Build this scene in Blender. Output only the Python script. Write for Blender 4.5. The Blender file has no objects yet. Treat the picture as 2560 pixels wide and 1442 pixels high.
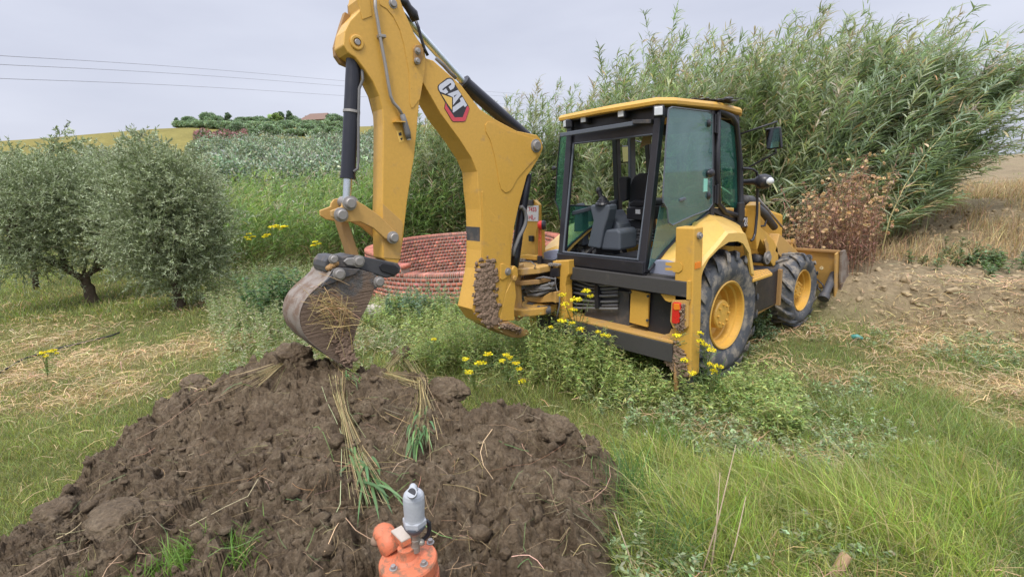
import bpy, bmesh, math, random
import numpy as np
from mathutils import Vector, Matrix
R = math.radians
rng = np.random.default_rng(7); random.seed(7)
SC = bpy.context.scene
COL = SC.collection

# ------------------------------------------------------------------ camera, sky, sun
FPX, PITCH, ROLL, YAW = 1256.514, R(12.128), R(-2.993), R(-50.256)
CAM = np.array([3.663, -5.224, 2.219])
cF = np.array([math.sin(YAW)*math.cos(PITCH), math.cos(YAW)*math.cos(PITCH), -math.sin(PITCH)])
_r = np.array([math.cos(YAW), -math.sin(YAW), 0.0]); _u = np.cross(_r, cF)
cR = _r*math.cos(ROLL) + _u*math.sin(ROLL); cU = -_r*math.sin(ROLL) + _u*math.cos(ROLL)
FH = np.array([math.sin(YAW), math.cos(YAW)]); RH = np.array([math.cos(YAW), -math.sin(YAW)])   # level forward / right
cd = bpy.data.cameras.new('camera'); cam = bpy.data.objects.new('camera', cd); COL.objects.link(cam)
cd.sensor_width = 36.0; cd.lens = 36.0*FPX/2560.0; cd.clip_end = 3000; cd.clip_start = 0.05
M = Matrix(((cR[0], cU[0], -cF[0], CAM[0]), (cR[1], cU[1], -cF[1], CAM[1]), (cR[2], cU[2], -cF[2], CAM[2]), (0, 0, 0, 1)))
cam.matrix_world = M
SC.camera = cam

SUN_EL, SUN_AZ = R(58), R(150)      # azimuth measured from +Y clockwise
w = bpy.data.worlds.new('World'); SC.world = w; w.use_nodes = True
nt = w.node_tree; nt.nodes.clear()
out = nt.nodes.new('ShaderNodeOutputWorld'); bg = nt.nodes.new('ShaderNodeBackground')
sky = nt.nodes.new('ShaderNodeTexSky'); sky.sky_type = 'NISHITA'; sky.sun_disc = False
sky.sun_elevation = SUN_EL; sky.sun_rotation = SUN_AZ; sky.dust_density = 4
sm = nt.nodes.new('ShaderNodeMix'); sm.data_type = 'RGBA'; sm.inputs[0].default_value = 0.90
mul = nt.nodes.new('ShaderNodeVectorMath'); mul.operation = 'SCALE'; mul.inputs['Scale'].default_value = 0.1
nt.links.new(sky.outputs[0], mul.inputs[0]); nt.links.new(mul.outputs[0], sm.inputs[6])
geo = nt.nodes.new('ShaderNodeTexCoord'); mp = nt.nodes.new('ShaderNodeMapping'); mp.inputs['Scale'].default_value = (1.0, 1.0, 3.5)
no = nt.nodes.new('ShaderNodeTexNoise'); no.inputs['Scale'].default_value = 2.1; no.inputs['Detail'].default_value = 5; no.inputs['Roughness'].default_value = .5
nt.links.new(geo.outputs['Generated'], mp.inputs[0]); nt.links.new(mp.outputs[0], no.inputs['Vector'])
cr = nt.nodes.new('ShaderNodeValToRGB'); cr.color_ramp.elements[0].position = .3; cr.color_ramp.elements[1].position = .72
cr.color_ramp.elements[0].color = (0.385, 0.402, 0.478, 1); cr.color_ramp.elements[1].color = (0.480, 0.497, 0.570, 1)
nt.links.new(no.outputs[0], cr.inputs[0])
sep = nt.nodes.new('ShaderNodeSeparateXYZ'); nt.links.new(geo.outputs['Generated'], sep.inputs[0])
grad = nt.nodes.new('ShaderNodeMapRange'); grad.inputs[1].default_value = 0.36; grad.inputs[2].default_value = 0.85; grad.inputs[3].default_value = 1.0; grad.inputs[4].default_value = 3.0
nt.links.new(sep.outputs[2], grad.inputs[0])
m2 = nt.nodes.new('ShaderNodeVectorMath'); m2.operation = 'SCALE'
nt.links.new(cr.outputs[0], m2.inputs[0]); nt.links.new(grad.outputs[0], m2.inputs['Scale'])
nt.links.new(m2.outputs[0], sm.inputs[7]); nt.links.new(sm.outputs[2], bg.inputs[0]); bg.inputs[1].default_value = 1.0
nt.links.new(bg.outputs[0], out.inputs[0])
sd = bpy.data.lights.new('sun', 'SUN'); sd.energy = 1.5; sd.angle = R(14); sd.color = (1.0, 0.95, 0.86)
so = bpy.data.objects.new('sun', sd); COL.objects.link(so)
sv = Vector((math.sin(SUN_AZ)*math.cos(SUN_EL), math.cos(SUN_AZ)*math.cos(SUN_EL), math.sin(SUN_EL)))
so.rotation_euler = sv.to_track_quat('Z', 'Y').to_euler(); so.location = (0, 0, 60)
SC.view_settings.view_transform = 'Standard'; SC.view_settings.look = 'None'
SC.view_settings.exposure = 0.76; SC.view_settings.gamma = 1.0; SC.view_settings.use_curve_mapping = False
SC.render.engine = 'CYCLES'
SC.cycles.max_bounces = 6; SC.cycles.transparent_max_bounces = 12; SC.cycles.use_denoising = True
SC.cycles.diffuse_bounces = 3; SC.cycles.glossy_bounces = 3

# ------------------------------------------------------------------ measuring helpers (survey of the place from the photograph's pixels)
def ray(x, y): return cF + cR*(x-1280)/FPX - cU*(y-721)/FPX
def on(ax, val, x, y):
    r = ray(x, y); t = (val-CAM[ax])/r[ax]; return CAM + t*r
def at(x, y, dist):                     # point at a given level distance from the camera
    r = ray(x, y); return CAM + r*dist/math.hypot(r[0], r[1])
def ad(a, d): return CAM[:2] + a*RH + d*FH

# ------------------------------------------------------------------ object helpers
def tag(o, label=None, cat=None, group=None, kind=None):
    if label: o['label'] = label
    if cat: o['category'] = cat
    if group: o['group'] = group
    if kind: o['kind'] = kind
    return o
def empty(name, loc=(0, 0, 0), label=None, cat=None, group=None):
    o = bpy.data.objects.new(name, None); COL.objects.link(o); o.location = loc; o.empty_display_size = .1
    return tag(o, label, cat, group)
def link(name, me, mat=None, parent=None, smooth=False):
    o = bpy.data.objects.new(name, me); COL.objects.link(o)
    if mat is not None:
        for m_ in (mat if isinstance(mat, (list, tuple)) else [mat]): me.materials.append(m_)
    if parent is not None:
        o.parent = parent
        p = parent; off = Vector((0, 0, 0))
        while p is not None: off += p.location; p = p.parent
        o.location = -off      # mesh is authored in world coordinates
    if smooth: me.polygons.foreach_set('use_smooth', [True]*len(me.polygons))
    return o
def from_bm(name, bm, mat, parent=None, smooth=False, bevel=0, seg=2):
    bmesh.ops.recalc_face_normals(bm, faces=bm.faces)
    me = bpy.data.meshes.new(name); bm.to_mesh(me); bm.free()
    o = link(name, me, mat, parent, smooth)
    if bevel:
        md = o.modifiers.new('bevel', 'BEVEL'); md.width = bevel; md.segments = seg; md.limit_method = 'ANGLE'; md.angle_limit = R(35)
        md.harden_normals = False
    return o
class B:
    """collects shapes of ONE mesh"""
    def __init__(s): s.bm = bmesh.new()
    def prism(s, ax, a, b, pts):         # pts: 2D coords in the other two axes (order x,y,z minus ax)
        def mk(v):
            L = []
            for p in pts:
                c = list(p); c.insert(ax, v); L.append(s.bm.verts.new(c))
            return L
        A, Bv = mk(a), mk(b); n = len(pts)
        fs = [s.bm.faces.new(A), s.bm.faces.new(list(reversed(Bv)))]
        for i in range(n): s.bm.faces.new((A[i], Bv[i], Bv[(i+1) % n], A[(i+1) % n]))
        if n > 4:
            for f_ in fs: f_.normal_update()
            bmesh.ops.triangulate(s.bm, faces=fs)
        return s
    def box(s, x0, x1, y0, y1, z0, z1): return s.prism(2, z0, z1, [(x0, y0), (x1, y0), (x1, y1), (x0, y1)])
    def hexa(s, lo, hi):                 # two 4-point rings
        a = [s.bm.verts.new(p) for p in lo]; b = [s.bm.verts.new(p) for p in hi]; n = len(lo)
        s.bm.faces.new(a); s.bm.faces.new(list(reversed(b)))
        for i in range(n): s.bm.faces.new((a[i], b[i], b[(i+1) % n], a[(i+1) % n]))
        return s
    def bar(s, p, q, w, h=None, up=(0, 0, 1)):
        p, q = Vector(p), Vector(q); h = h or w; d = (q-p).normalized(); u_ = Vector(up)
        sx = d.cross(u_)
        if sx.length < 1e-3: sx = d.cross(Vector((1, 0, 0)))
        sx.normalize(); sz = sx.cross(d)
        k = [(-1, -1), (1, -1), (1, 1), (-1, 1)]
        return s.hexa([p+sx*i*w/2+sz*j*h/2 for i, j in k], [q+sx*i*w/2+sz*j*h/2 for i, j in k])
    def tube(s, pts, r, seg=10, caps=True):
        pts = [Vector(p) for p in pts]; n = len(pts); rs = r if isinstance(r, (list, tuple)) else [r]*n
        rings = []; prev = None
        for i, p in enumerate(pts):
            d = (pts[min(i+1, n-1)]-pts[max(i-1, 0)]).normalized()
            if prev is None:
                x = d.orthogonal().normalized()
            else:
                x = (prev - d*prev.dot(d))
                x = x.normalized() if x.length > 1e-6 else d.orthogonal().normalized()
            prev = x; y = d.cross(x)
            rings.append([s.bm.verts.new(p+(x*math.cos(t)+y*math.sin(t))*rs[i]) for t in [2*math.pi*k/seg for k in range(seg)]])
        for a, b in zip(rings, rings[1:]):
            for k in range(seg): s.bm.faces.new((a[k], a[(k+1) % seg], b[(k+1) % seg], b[k]))
        if caps: s.bm.faces.new(list(reversed(rings[0]))); s.bm.faces.new(rings[-1])
        return s
    def cyl(s, p, q, r, seg=20, r2=None): return s.tube([p, q], [r, r if r2 is None else r2], seg)
    def lathe(s, c, axis, prof, seg=32, a0=0, a1=2*math.pi):     # prof: (along axis, radius)
        c = Vector(c); ax = Vector(axis).normalized(); x = ax.orthogonal().normalized(); y = ax.cross(x); rings = []
        full = abs(a1-a0-2*math.pi) < 1e-6; m = seg if full else seg+1
        for (h, r) in prof:
            rings.append([s.bm.verts.new(c+ax*h+(x*math.cos(t)+y*math.sin(t))*max(r, 1e-4)) for t in [a0+(a1-a0)*k/seg for k in range(m)]])
        for a, b in zip(rings, rings[1:]):
            for k in range(m if full else m-1): s.bm.faces.new((a[k], a[(k+1) % m], b[(k+1) % m], b[k]))
        return s
    def ball(s, c, r, sub=2, sq=(1, 1, 1)):
        res = bmesh.ops.create_icosphere(s.bm, subdivisions=sub, radius=r)
        for v in res['verts']: v.co = Vector((v.co.x*sq[0]+c[0], v.co.y*sq[1]+c[1], v.co.z*sq[2]+c[2]))
        return s
    def done(s, name, mat, parent=None, smooth=False, bevel=0, seg=2): return from_bm(name, s.bm, mat, parent, smooth, bevel, seg)

# vectorised strips: P (N,K,3) centre lines, W (N,K) half widths, S (N,K,3) side vectors, C (N,3) colours
def strips_data(P, W, S, C):
    N, K, _ = P.shape
    V = np.empty((N, K, 2, 3), np.float32); V[:, :, 0] = P - S*W[..., None]; V[:, :, 1] = P + S*W[..., None]
    base = (np.arange(N)*K*2)[:, None] + (np.arange(K-1)*2)[None, :]
    Fc = np.stack([base, base+1, base+3, base+2], -1).reshape(-1, 4)
    Cc = np.repeat(np.concatenate([C, np.ones((N, 1))], 1), K*2, axis=0) if C.shape[1] == 3 else C
    return V.reshape(-1, 3), Fc, Cc
def mesh_np(name, V, F, C=None):
    me = bpy.data.meshes.new(name); n = F.shape[1]
    me.vertices.add(len(V)); me.vertices.foreach_set('co', np.ascontiguousarray(V, np.float32).ravel())
    me.loops.add(F.size); me.loops.foreach_set('vertex_index', np.ascontiguousarray(F, np.int32).ravel())
    me.polygons.add(len(F)); me.polygons.foreach_set('loop_start', np.arange(0, F.size, n, dtype=np.int32)); me.polygons.foreach_set('loop_total', np.full(len(F), n, np.int32))
    if C is not None:
        ca = me.color_attributes.new('Col', 'FLOAT_COLOR', 'POINT'); ca.data.foreach_set('color', np.ascontiguousarray(C, np.float32).ravel())
    me.update(calc_edges=True)
    return me
class Leaves:
    def __init__(s): s.V = []; s.F = []; s.C = []; s.n = 0
    def add(s, P, W, S, C):
        V, F, Cc = strips_data(P, W, S, C); s.V.append(V); s.F.append(F+s.n); s.C.append(Cc); s.n += len(V)
    def done(s, name, mat, parent=None, smooth=True):
        me = mesh_np(name, np.concatenate(s.V), np.concatenate(s.F), np.concatenate(s.C))
        return link(name, me, mat, parent, smooth)
def unit(v): return v/np.maximum(np.linalg.norm(v, axis=-1, keepdims=True), 1e-9)
def jit(base, n, amt, r=None):            # colour jitter: brightness + hue
    r = r or rng
    b = np.array(base)[None, :]*np.exp(r.normal(0, amt, (n, 1)))
    return np.clip(b*(1+r.normal(0, amt*.35, (n, 3))), 0.002, 1)

# lattice value noise, vectorised
_perm = np.random.default_rng(3).random((64, 64, 64)).astype(np.float32)
def vn(x, y, z=0.0):
    x = np.asarray(x, float); y = np.asarray(y, float); z = np.broadcast_to(np.asarray(z, float), x.shape)
    xi, yi, zi = np.floor(x).astype(int), np.floor(y).astype(int), np.floor(z).astype(int)
    fx, fy, fz = x-xi, y-yi, z-zi
    fx, fy, fz = [t*t*(3-2*t) for t in (fx, fy, fz)]
    g = lambda a, b, c: _perm[(xi+a) & 63, (yi+b) & 63, (zi+c) & 63]
    l = lambda a, b, t: a+(b-a)*t
    return l(l(l(g(0, 0, 0), g(1, 0, 0), fx), l(g(0, 1, 0), g(1, 1, 0), fx), fy), l(l(g(0, 0, 1), g(1, 0, 1), fx), l(g(0, 1, 1), g(1, 1, 1), fx), fy), fz)
def fbm(x, y, z=0.0, o=4, g=.5):
    s = 0; a = 1; t = 0
    for i in range(o): s = s + a*vn(np.asarray(x)*2**i+i*17.3, np.asarray(y)*2**i+i*9.1, np.asarray(z)*2**i+i*5.7); t += a; a *= g
    return s/t*2-1
def sstep(a, b, x): t = np.clip((x-a)/(b-a), 0, 1); return t*t*(3-2*t)

bm_ = bmesh.new(); bmesh.ops.create_icosphere(bm_, subdivisions=2, radius=1); ico_v = np.array([v.co[:] for v in bm_.verts]); ico_f = np.array([[v.index for v in f.verts] for f in bm_.faces]); bm_.free()
def clods(n, seed, pts, rads, rough=.35):
    rg = np.random.default_rng(seed); nv = len(ico_v)
    P = ico_v[None]*np.ones((n, 1, 1)); off = rg.uniform(0, 60, (n, 1, 3))
    q = ico_v[None]*1.3+off; h = fbm(q[..., 0], q[..., 1], q[..., 2], 4, .65)
    P = P*(1+rough*1.7*h[..., None])*rg.uniform(.65, 1.25, (n, 1, 3)); P = P*rads[:, None, None]
    th = rg.uniform(0, 6.28, n); c, s = np.cos(th), np.sin(th); x = P[..., 0]*c[:, None]-P[..., 1]*s[:, None]; y = P[..., 0]*s[:, None]+P[..., 1]*c[:, None]
    P = np.stack([x, y, P[..., 2]*.8], -1)+pts[:, None, :]
    F = (ico_f[None]+(np.arange(n)*nv)[:, None, None]).reshape(-1, 3); return P.reshape(-1, 3), F

# ------------------------------------------------------------------ materials
def nodes(name):
    m = bpy.data.materials.new(name); m.use_nodes = True; t = m.node_tree; b = t.nodes['Principled BSDF']; return m, t, b
def N(t, kind, **kw):
    n = t.nodes.new(kind)
    for k, v in kw.items():
        if k in n.bl_rna.properties.keys(): setattr(n, k, v)
        else: n.inputs[k.replace('_', ' ')].default_value = v
    return n
def noise(t, scale, detail=4, rough=.55, coord='Object', dist=0, stretch=None):
    tc = N(t, 'ShaderNodeTexCoord'); n = N(t, 'ShaderNodeTexNoise', Scale=scale, Detail=detail, Roughness=rough, Distortion=dist)
    if stretch:
        mm = N(t, 'ShaderNodeMapping'); mm.inputs['Scale'].default_value = stretch; t.links.new(tc.outputs[coord], mm.inputs[0]); t.links.new(mm.outputs[0], n.inputs['Vector'])
    else: t.links.new(tc.outputs[coord], n.inputs['Vector'])
    return n
def ramp(t, src, stops):
    r = N(t, 'ShaderNodeValToRGB'); e = r.color_ramp.elements
    while len(e) < len(stops): e.new(.5)
    for k, (p, c) in enumerate(stops):
        e[k].position = p; e[k].color = (c, c, c, 1) if isinstance(c, (int, float)) else (*c[:3], 1)
    t.links.new(src, r.inputs[0]); return r
def mix(t, fac, a, b, mode='MIX'):
    m = N(t, 'ShaderNodeMix', data_type='RGBA', blend_type=mode)
    for s_, v in ((m.inputs[0], fac), (m.inputs[6], a), (m.inputs[7], b)):
        if hasattr(v, 'links'): t.links.new(v, s_)
        elif isinstance(v, (int, float)): s_.default_value = v
        else: s_.default_value = (*v[:3], 1)
    return m.outputs[2]
def bump(t, b, src, strength, dist=.01):
    n = N(t, 'ShaderNodeBump', Strength=strength, Distance=dist); t.links.new(src, n.inputs['Height']); t.links.new(n.outputs[0], b.inputs['Normal']); return n
def worn(name, col, rough=.4, metal=0, dirt=(.22, .15, .10), amount=.5, scale=6, bstr=.15, fine=40, spec=.5, coat=0):
    """painted or metal surface with soft tone variation, dust and small chips"""
    m, t, b = nodes(name)
    n1 = noise(t, scale, 6, .62); n2 = noise(t, fine, 4, .6)
    lo = .72-.3*amount
    f = ramp(t, n1.outputs[0], [(max(lo, .3), 0), (min(lo+.16, .95), 1)])
    tone = mix(t, n2.outputs[0], [c*.86 for c in col], [min(c*1.1, 1) for c in col])
    mm = N(t, 'ShaderNodeMath', operation='MULTIPLY'); t.links.new(f.outputs[0], mm.inputs[0]); mm.inputs[1].default_value = min(1, amount*1.3)
    n3 = noise(t, 55, 3, .5); n4 = noise(t, 3, 3, .5); ch = N(t, 'ShaderNodeMath', operation='MULTIPLY'); t.links.new(ramp(t, n3.outputs[0], [(.70, 0), (.74, 1)]).outputs[0], ch.inputs[0]); t.links.new(ramp(t, n4.outputs[0], [(.45, 0), (.62, min(1, amount*1.6))]).outputs[0], ch.inputs[1])
    t.links.new(mix(t, ch.outputs[0], mix(t, mm.outputs[0], tone, dirt), [c*.45+.02 for c in dirt]), b.inputs['Base Color'])
    rr = ramp(t, n1.outputs[0], [(0.35, rough), (.8, min(rough+.3, 1))]); t.links.new(rr.outputs[0], b.inputs['Roughness'])
    b.inputs['Metallic'].default_value = metal; b.inputs['Specular IOR Level'].default_value = spec
    if coat: b.inputs['Coat Weight'].default_value = coat; b.inputs['Coat Roughness'].default_value = .15
    bump(t, b, n2.outputs[0], bstr, .004)
    return m
def leafmat(name, rough=.55, trans=.35, spec=.35, gain=1.0, vary=None):
    m, t, b = nodes(name)
    a = N(t, 'ShaderNodeVertexColor', layer_name='Col')
    src = a.outputs[0]
    if gain != 1: src = mix(t, 1.0, src, (gain, gain, gain), 'MULTIPLY')
    t.links.new(src, b.inputs['Base Color']); b.inputs['Roughness'].default_value = rough; b.inputs['Specular IOR Level'].default_value = spec
    tr = N(t, 'ShaderNodeBsdfTranslucent'); t.links.new(mix(t, 1.0, src, (1.0, 1.15, .6), 'MULTIPLY'), tr.inputs[0])
    ms = N(t, 'ShaderNodeMixShader'); ms.inputs[0].default_value = trans
    o = t.nodes['Material Output']; t.links.new(b.outputs[0], ms.inputs[1]); t.links.new(tr.outputs[0], ms.inputs[2]); t.links.new(ms.outputs[0], o.inputs[0])
    return m
YEL = (.62, .355, .062)
MT = {}
MT['yellow'] = worn('yellow_paint', YEL, .42, amount=.40, dirt=(.30, .20, .12), coat=.15)
MT['yellow_dusty'] = worn('dusty_yellow_paint', (.52, .31, .09), .55, amount=.62, dirt=(.34, .24, .16), scale=4)
MT['yellow_muddy'] = worn('muddy_yellow_paint', (.50, .29, .06), .6, amount=.85, dirt=(.20, .135, .09), scale=5, bstr=.5)
MT['fender'] = worn('sky_sheen_yellow_fender', (.72, .46, .12), .3, amount=.15, dirt=(.4, .3, .18), coat=.3)  # yellow plastic made paler: the sky's reflection is put into its base colour
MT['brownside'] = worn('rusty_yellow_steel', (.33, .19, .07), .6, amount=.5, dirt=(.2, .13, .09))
MT['black'] = worn('black_paint', (.018, .018, .024), .35, amount=.3, dirt=(.12, .10, .085), coat=.1)
MT['blackmetal'] = worn('black_cylinder_paint', (.016, .017, .026), .3, amount=.22, dirt=(.10, .09, .085))
MT['darkgrey'] = worn('dark_grey_steel', (.06, .06, .065), .5, amount=.55, dirt=(.19, .15, .115))
MT['beam'] = worn('dusty_dark_beam', (.055, .052, .05), .65, amount=.45, dirt=(.22, .18, .14), scale=3)
MT['rubber'] = worn('tyre_rubber', (.078, .083, .093), .85, amount=.85, dirt=(.26, .23, .19), scale=7, bstr=.4, spec=.3)
MT['hose'] = worn('grey_hose', (.15, .148, .15), .6, amount=.5, dirt=(.2, .17, .14), scale=14)
MT['chrome'] = worn('chrome_rod', (.62, .66, .68), .18, metal=1, amount=.1, dirt=(.3, .28, .26))
MT['steel'] = worn('pin_steel', (.34, .32, .30), .45, metal=.6, amount=.4, dirt=(.24, .18, .13), scale=20)
MT['greyplastic'] = worn('grey_plastic', (.10, .115, .14), .5, amount=.3, dirt=(.2, .18, .16))
MT['grey_panel'] = worn('grey_fender_foot', (.26, .28, .36), .45, amount=.3, dirt=(.2, .17, .15), scale=8)
MT['seat'] = worn('black_seat_vinyl', (.018, .018, .022), .5, amount=.15)
MT['red'] = worn('red_lens', (.62, .03, .02), .25, amount=.25)
MT['redwire'] = worn('red_painted_steel', (.60, .07, .035), .5, amount=.2)
MT['orange'] = worn('orange_lens', (.80, .23, .02), .25, amount=.2)
MT['white'] = worn('white_label', (.72, .72, .72), .5, amount=.12)
MT['lens'] = worn('lamp_lens', (.62, .64, .66), .15, amount=.1)
MT['decal_white'] = worn('decal_white', (.60, .62, .70), .35, amount=.1)
MT['decal_black'] = worn('decal_black', (.035, .035, .042), .4, amount=.1)
MT['decal_red'] = worn('decal_red', (.62, .075, .10), .4, amount=.1)
MT['decal_yellow'] = worn('decal_yellow', (.78, .50, .12), .4, amount=.1)
MT['mud'] = worn('dried_mud', (.25, .175, .125), .95, amount=.5, dirt=(.12, .075, .05), scale=12, bstr=1.0, spec=.15)
MT['cloth'] = worn('tan_cloth', (.38, .29, .20), .9, amount=.2)
def glass(name, col, alpha, rough=.05):
    m, t, b = nodes(name); b.inputs['Base Color'].default_value = (*col, 1); b.inputs['Roughness'].default_value = rough; b.inputs['IOR'].default_value = 2.1
    tr = N(t, 'ShaderNodeBsdfTransparent'); tr.inputs[0].default_value = (.55, .83, .76, 1)
    n = noise(t, 2.5, 3, .5); f = ramp(t, n.outputs[0], [(.35, alpha-.05), (.75, min(alpha+.12, 1))])
    ms = N(t, 'ShaderNodeMixShader'); t.links.new(f.outputs[0], ms.inputs[0]); t.links.new(tr.outputs[0], ms.inputs[1]); t.links.new(b.outputs[0], ms.inputs[2])
    t.links.new(ms.outputs[0], t.nodes['Material Output'].inputs[0]); return m
MT['glass'] = glass('green_tinted_glass', (.12, .23, .23), .52, .04)
MT['glass_far'] = glass('green_tinted_glass_clean', (.06, .19, .16), .22)
m_, t_, b_ = nodes('mirror_glass'); b_.inputs['Metallic'].default_value = 1; b_.inputs['Roughness'].default_value = .05; b_.inputs['Base Color'].default_value = (.55, .6, .62, 1); MT['mirror'] = m_
# ================================================================== BACKHOE LOADER (origin: under its rear axle)
def pl(ax, val, pts):
    r = []
    for (x, y) in pts:
        p = list(on(ax, val, x, y)); p.pop(ax); r.append(tuple(p))
    return r
def z1(pts): return [(700+x/3.004, y/3.004) for x, y in pts]
def z2(pts): return [(700+x/3.004, 440+y/3.004) for x, y in pts]
def z3(pts): return [(1250+x/3.004, 220+y/3.004) for x, y in pts]
def z4(pts): return [(1250+x/4.2417, 600+y/4.2417) for x, y in pts]
def z5(pts): return [(1600+x/3.277, 480+y/3.277) for x, y in pts]
mach = empty('backhoe_loader', (0, 0, 0), 'dusty yellow backhoe loader with its digging arm bent over the soil heap', 'backhoe loader')
def part(b, name, mat, parent=None, **k): return b.done(name, MT[mat] if isinstance(mat, str) else mat, parent or mach, **k)
def pin(parent, u, px, py, r, u2=None, name='pin', mat='steel', t=.025, collar=None):
    p = on(0, u, px, py); b = B()
    b.lathe((u-.005, p[1], p[2]), (1, 0, 0), [(0, 0.001), (0, r*1.35), (t*.4, r*1.35), (t*.45, r), (t, r*.97), (t*1.12, r*.8), (t*1.12, .001)], 20)
    return part(b, name, mat, parent, smooth=False)

# ---- wheels
def wheel(u_out, width, R_, rr, v, z, side, nl, lug_h):
    """side +1: outer face toward +x.  local profile offsets from the inner face"""
    X = lambda h: (u_out - width + h) if side > 0 else (-u_out + width - h)
    ax = (side, 0, 0); c = (X(0), v, z); w = width
    prof = [(.03*w/.4, rr*1.02), (0.01, rr*1.15), (-.015, (rr+R_)*.5), (.015, R_*.885), (.05, R_*.925), (w*.5, R_*.945), (w-.05, R_*.925), (w-.015, R_*.885), (w+.015, (rr+R_)*.5), (w-.01, rr*1.15), (w-.04, rr*1.03), (w-.045, rr*.99)]
    b = B(); b.lathe(c, ax, prof, 72)
    rim = B()
    rim.lathe(c, ax, [(w-.055, rr*1.0), (w-.03, rr*1.03), (w-.02, rr*1.0), (w-.03, rr*.95), (w-.09, rr*.93), (w-.10, rr*.86), (w-.17, rr*.84), (w-.18, rr*.80), (w-.24, rr*.78), (w-.26, rr*.66), (w-.25, rr*.58), (w-.20, rr*.46), (w-.20, .01)], 56)
    wo = part(rim, 'wheel', 'yellow', smooth=False)
    ty = part(b, 'tyre', 'rubber', wo, smooth=True)
    lg = B(); base = R_*.94
    for k in range(nl):
        for hs in (0, 1):
            t0 = 2*math.pi*(k+.5*hs)/nl; secs = []
            for j, (h, dt) in enumerate(((w*.5+.015, 0.0), (w*.30, .10), (w*.12, .21), (.0, .28), (-.02, .33))):
                hh = h if hs == 0 else w-h
                out_ = R_+.004 if j < 3 else (R_*.975 if j == 3 else R_*.88); inn = base*.96 if j < 3 else (R_*.89 if j == 3 else R_*.85)
                wd = .036+.008*j*.6
                ring = []
                for (rad, tt) in ((inn, t0+dt-wd*1.25), (out_, t0+dt-wd), (out_, t0+dt+wd), (inn, t0+dt+wd*1.25)):
                    ring.append(Vector((X(hh), v+rad*math.sin(-tt*1.0), z+rad*math.cos(tt))))
                secs.append([lg.bm.verts.new(p) for p in ring])
            for a_, b_2 in zip(secs, secs[1:]):
                for q in range(4): lg.bm.faces.new((a_[q], a_[(q+1) % 4], b_2[(q+1) % 4], b_2[q]))
            lg.bm.faces.new(secs[0]); lg.bm.faces.new(list(reversed(secs[-1])))
    part(lg, 'tread_lug', 'rubber', wo, bevel=.006, seg=1)['kind'] = 'stuff'
    hb = B(); hb.lathe(c, ax, [(w-.20, .001), (w-.20, rr*.44), (w-.10, rr*.43), (w-.085, rr*.40), (w-.08, .001)], 32)
    for k in range(8):
        t = 2*math.pi*k/8; q = Vector((X(w-.08), v+rr*.30*math.cos(t), z+rr*.30*math.sin(t))); hb.cyl(q, q+Vector((side*.022, 0, 0)), .014, 6)
    part(hb, 'hub', 'yellow', wo)
    return wo
for s in (1, -1):
    wheel(1.10, .43, .715, .375, 0, .645, s, 20, .03)
    wheel(1.045, .34, .515, .285, 2.229, .515, s, 15, .025)

# ---- rear frame: legs, beams, plate
def leg(s):
    b = B(); x0, x1 = (.985, 1.18) if s > 0 else (-1.18, -.985)
    b.box(x0, x1, -.925, -.76, .22, 1.70)
    o = part(b, 'stabilizer_leg', 'yellow', bevel=.012)
    e = B(); e.cyl((x0 if s < 0 else x1, -.845, 1.62), (x1+.02 if s > 0 else x0-.02, -.845, 1.62), .035, 18); e.cyl((1.19*s, -.845, 1.62), (1.215*s, -.845, 1.62), .02, 12)
    part(e, 'pin', 'steel', o)
    f = B(); f.box(x0+.03, x1-.03, -.90, -.79, -.02, .22); f.box(x0-.06, x1+.03, -.99, -.70, -.06, -.02); part(f, 'foot', 'darkgrey', o, bevel=.006)
    return o
lr = leg(1); ll = leg(-1)
b = B(); b.prism(1, -.935, -.93, [(x, z) for x, z in pl(1, -.93, z3([(1245, 1310), (1350, 1305), (1372, 1330), (1370, 1365), (1345, 1385), (1300, 1380), (1300, 1372), (1245, 1368), (1240, 1350), (1290, 1348), (1290, 1338), (1245, 1330)]))]); part(b, 'hook_plate', 'yellow', lr)
b = B(); p = on(1, -.93, 1744, 667); b.box(1.181, 1.187, -.90, -.80, p[2]-.03, p[2]+.03); part(b, 'side_reflector', 'orange', lr)
# mud on the leg's foot
def mudlump(pts, r, parent, name='mud_lump', n=60, seed=1, sq=(1, 1, 1), mat='mud'):
    rg = np.random.default_rng(seed); n = n*6; P = np.array(pts, float); t_ = rg.uniform(0, len(P)-1-1e-6, n) if len(P) > 1 else np.zeros(n); k = t_.astype(int); fr = (t_-k)[:, None]
    c = P[k]*(1-fr)+P[np.minimum(k+1, len(P)-1)]*fr+rg.normal(0, 1, (n, 3))*r*.42*np.array(sq); V, F = clods(n, seed+100, np.zeros((n, 3)), r*np.clip(rg.lognormal(-2.25, .55, n), .03, .26), .8)
    V = V.reshape(n, -1, 3)*np.minimum(1, np.array(sq)*1.5+.2)+c[:, None, :]
    return link(name, mesh_np(name, V.reshape(-1, 3), F), MT[mat], parent, True)
mudlump([(1.02, -.93, .50), (1.05, -.94, .30), (.95, -.93, .40), (1.1, -.93, .24)], .10, lr, n=160, seed=3, sq=(.9, .10, .9))
b = B(); b.box(-1.16, 1.135, -.955, -.84, 1.035, 1.185); b.box(-1.16, 1.13, -.86, -.80, 1.03, 1.20)
part(b, 'upper_beam', 'beam', bevel=.006)
b = B(); b.box(-1.0, .99, -.96, -.86, .34, .535); part(b, 'lower_beam', 'beam', bevel=.006)
b = B(); b.box(-1.0, .99, -.955, -.66, .537, .56); part(b, 'beam_ledge', 'yellow_dusty', bevel=.004)
b = B(); b.box(1.138, 1.168, -.962, -.93, 1.02, 1.20); part(b, 'beam_cap', 'yellow')
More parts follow.
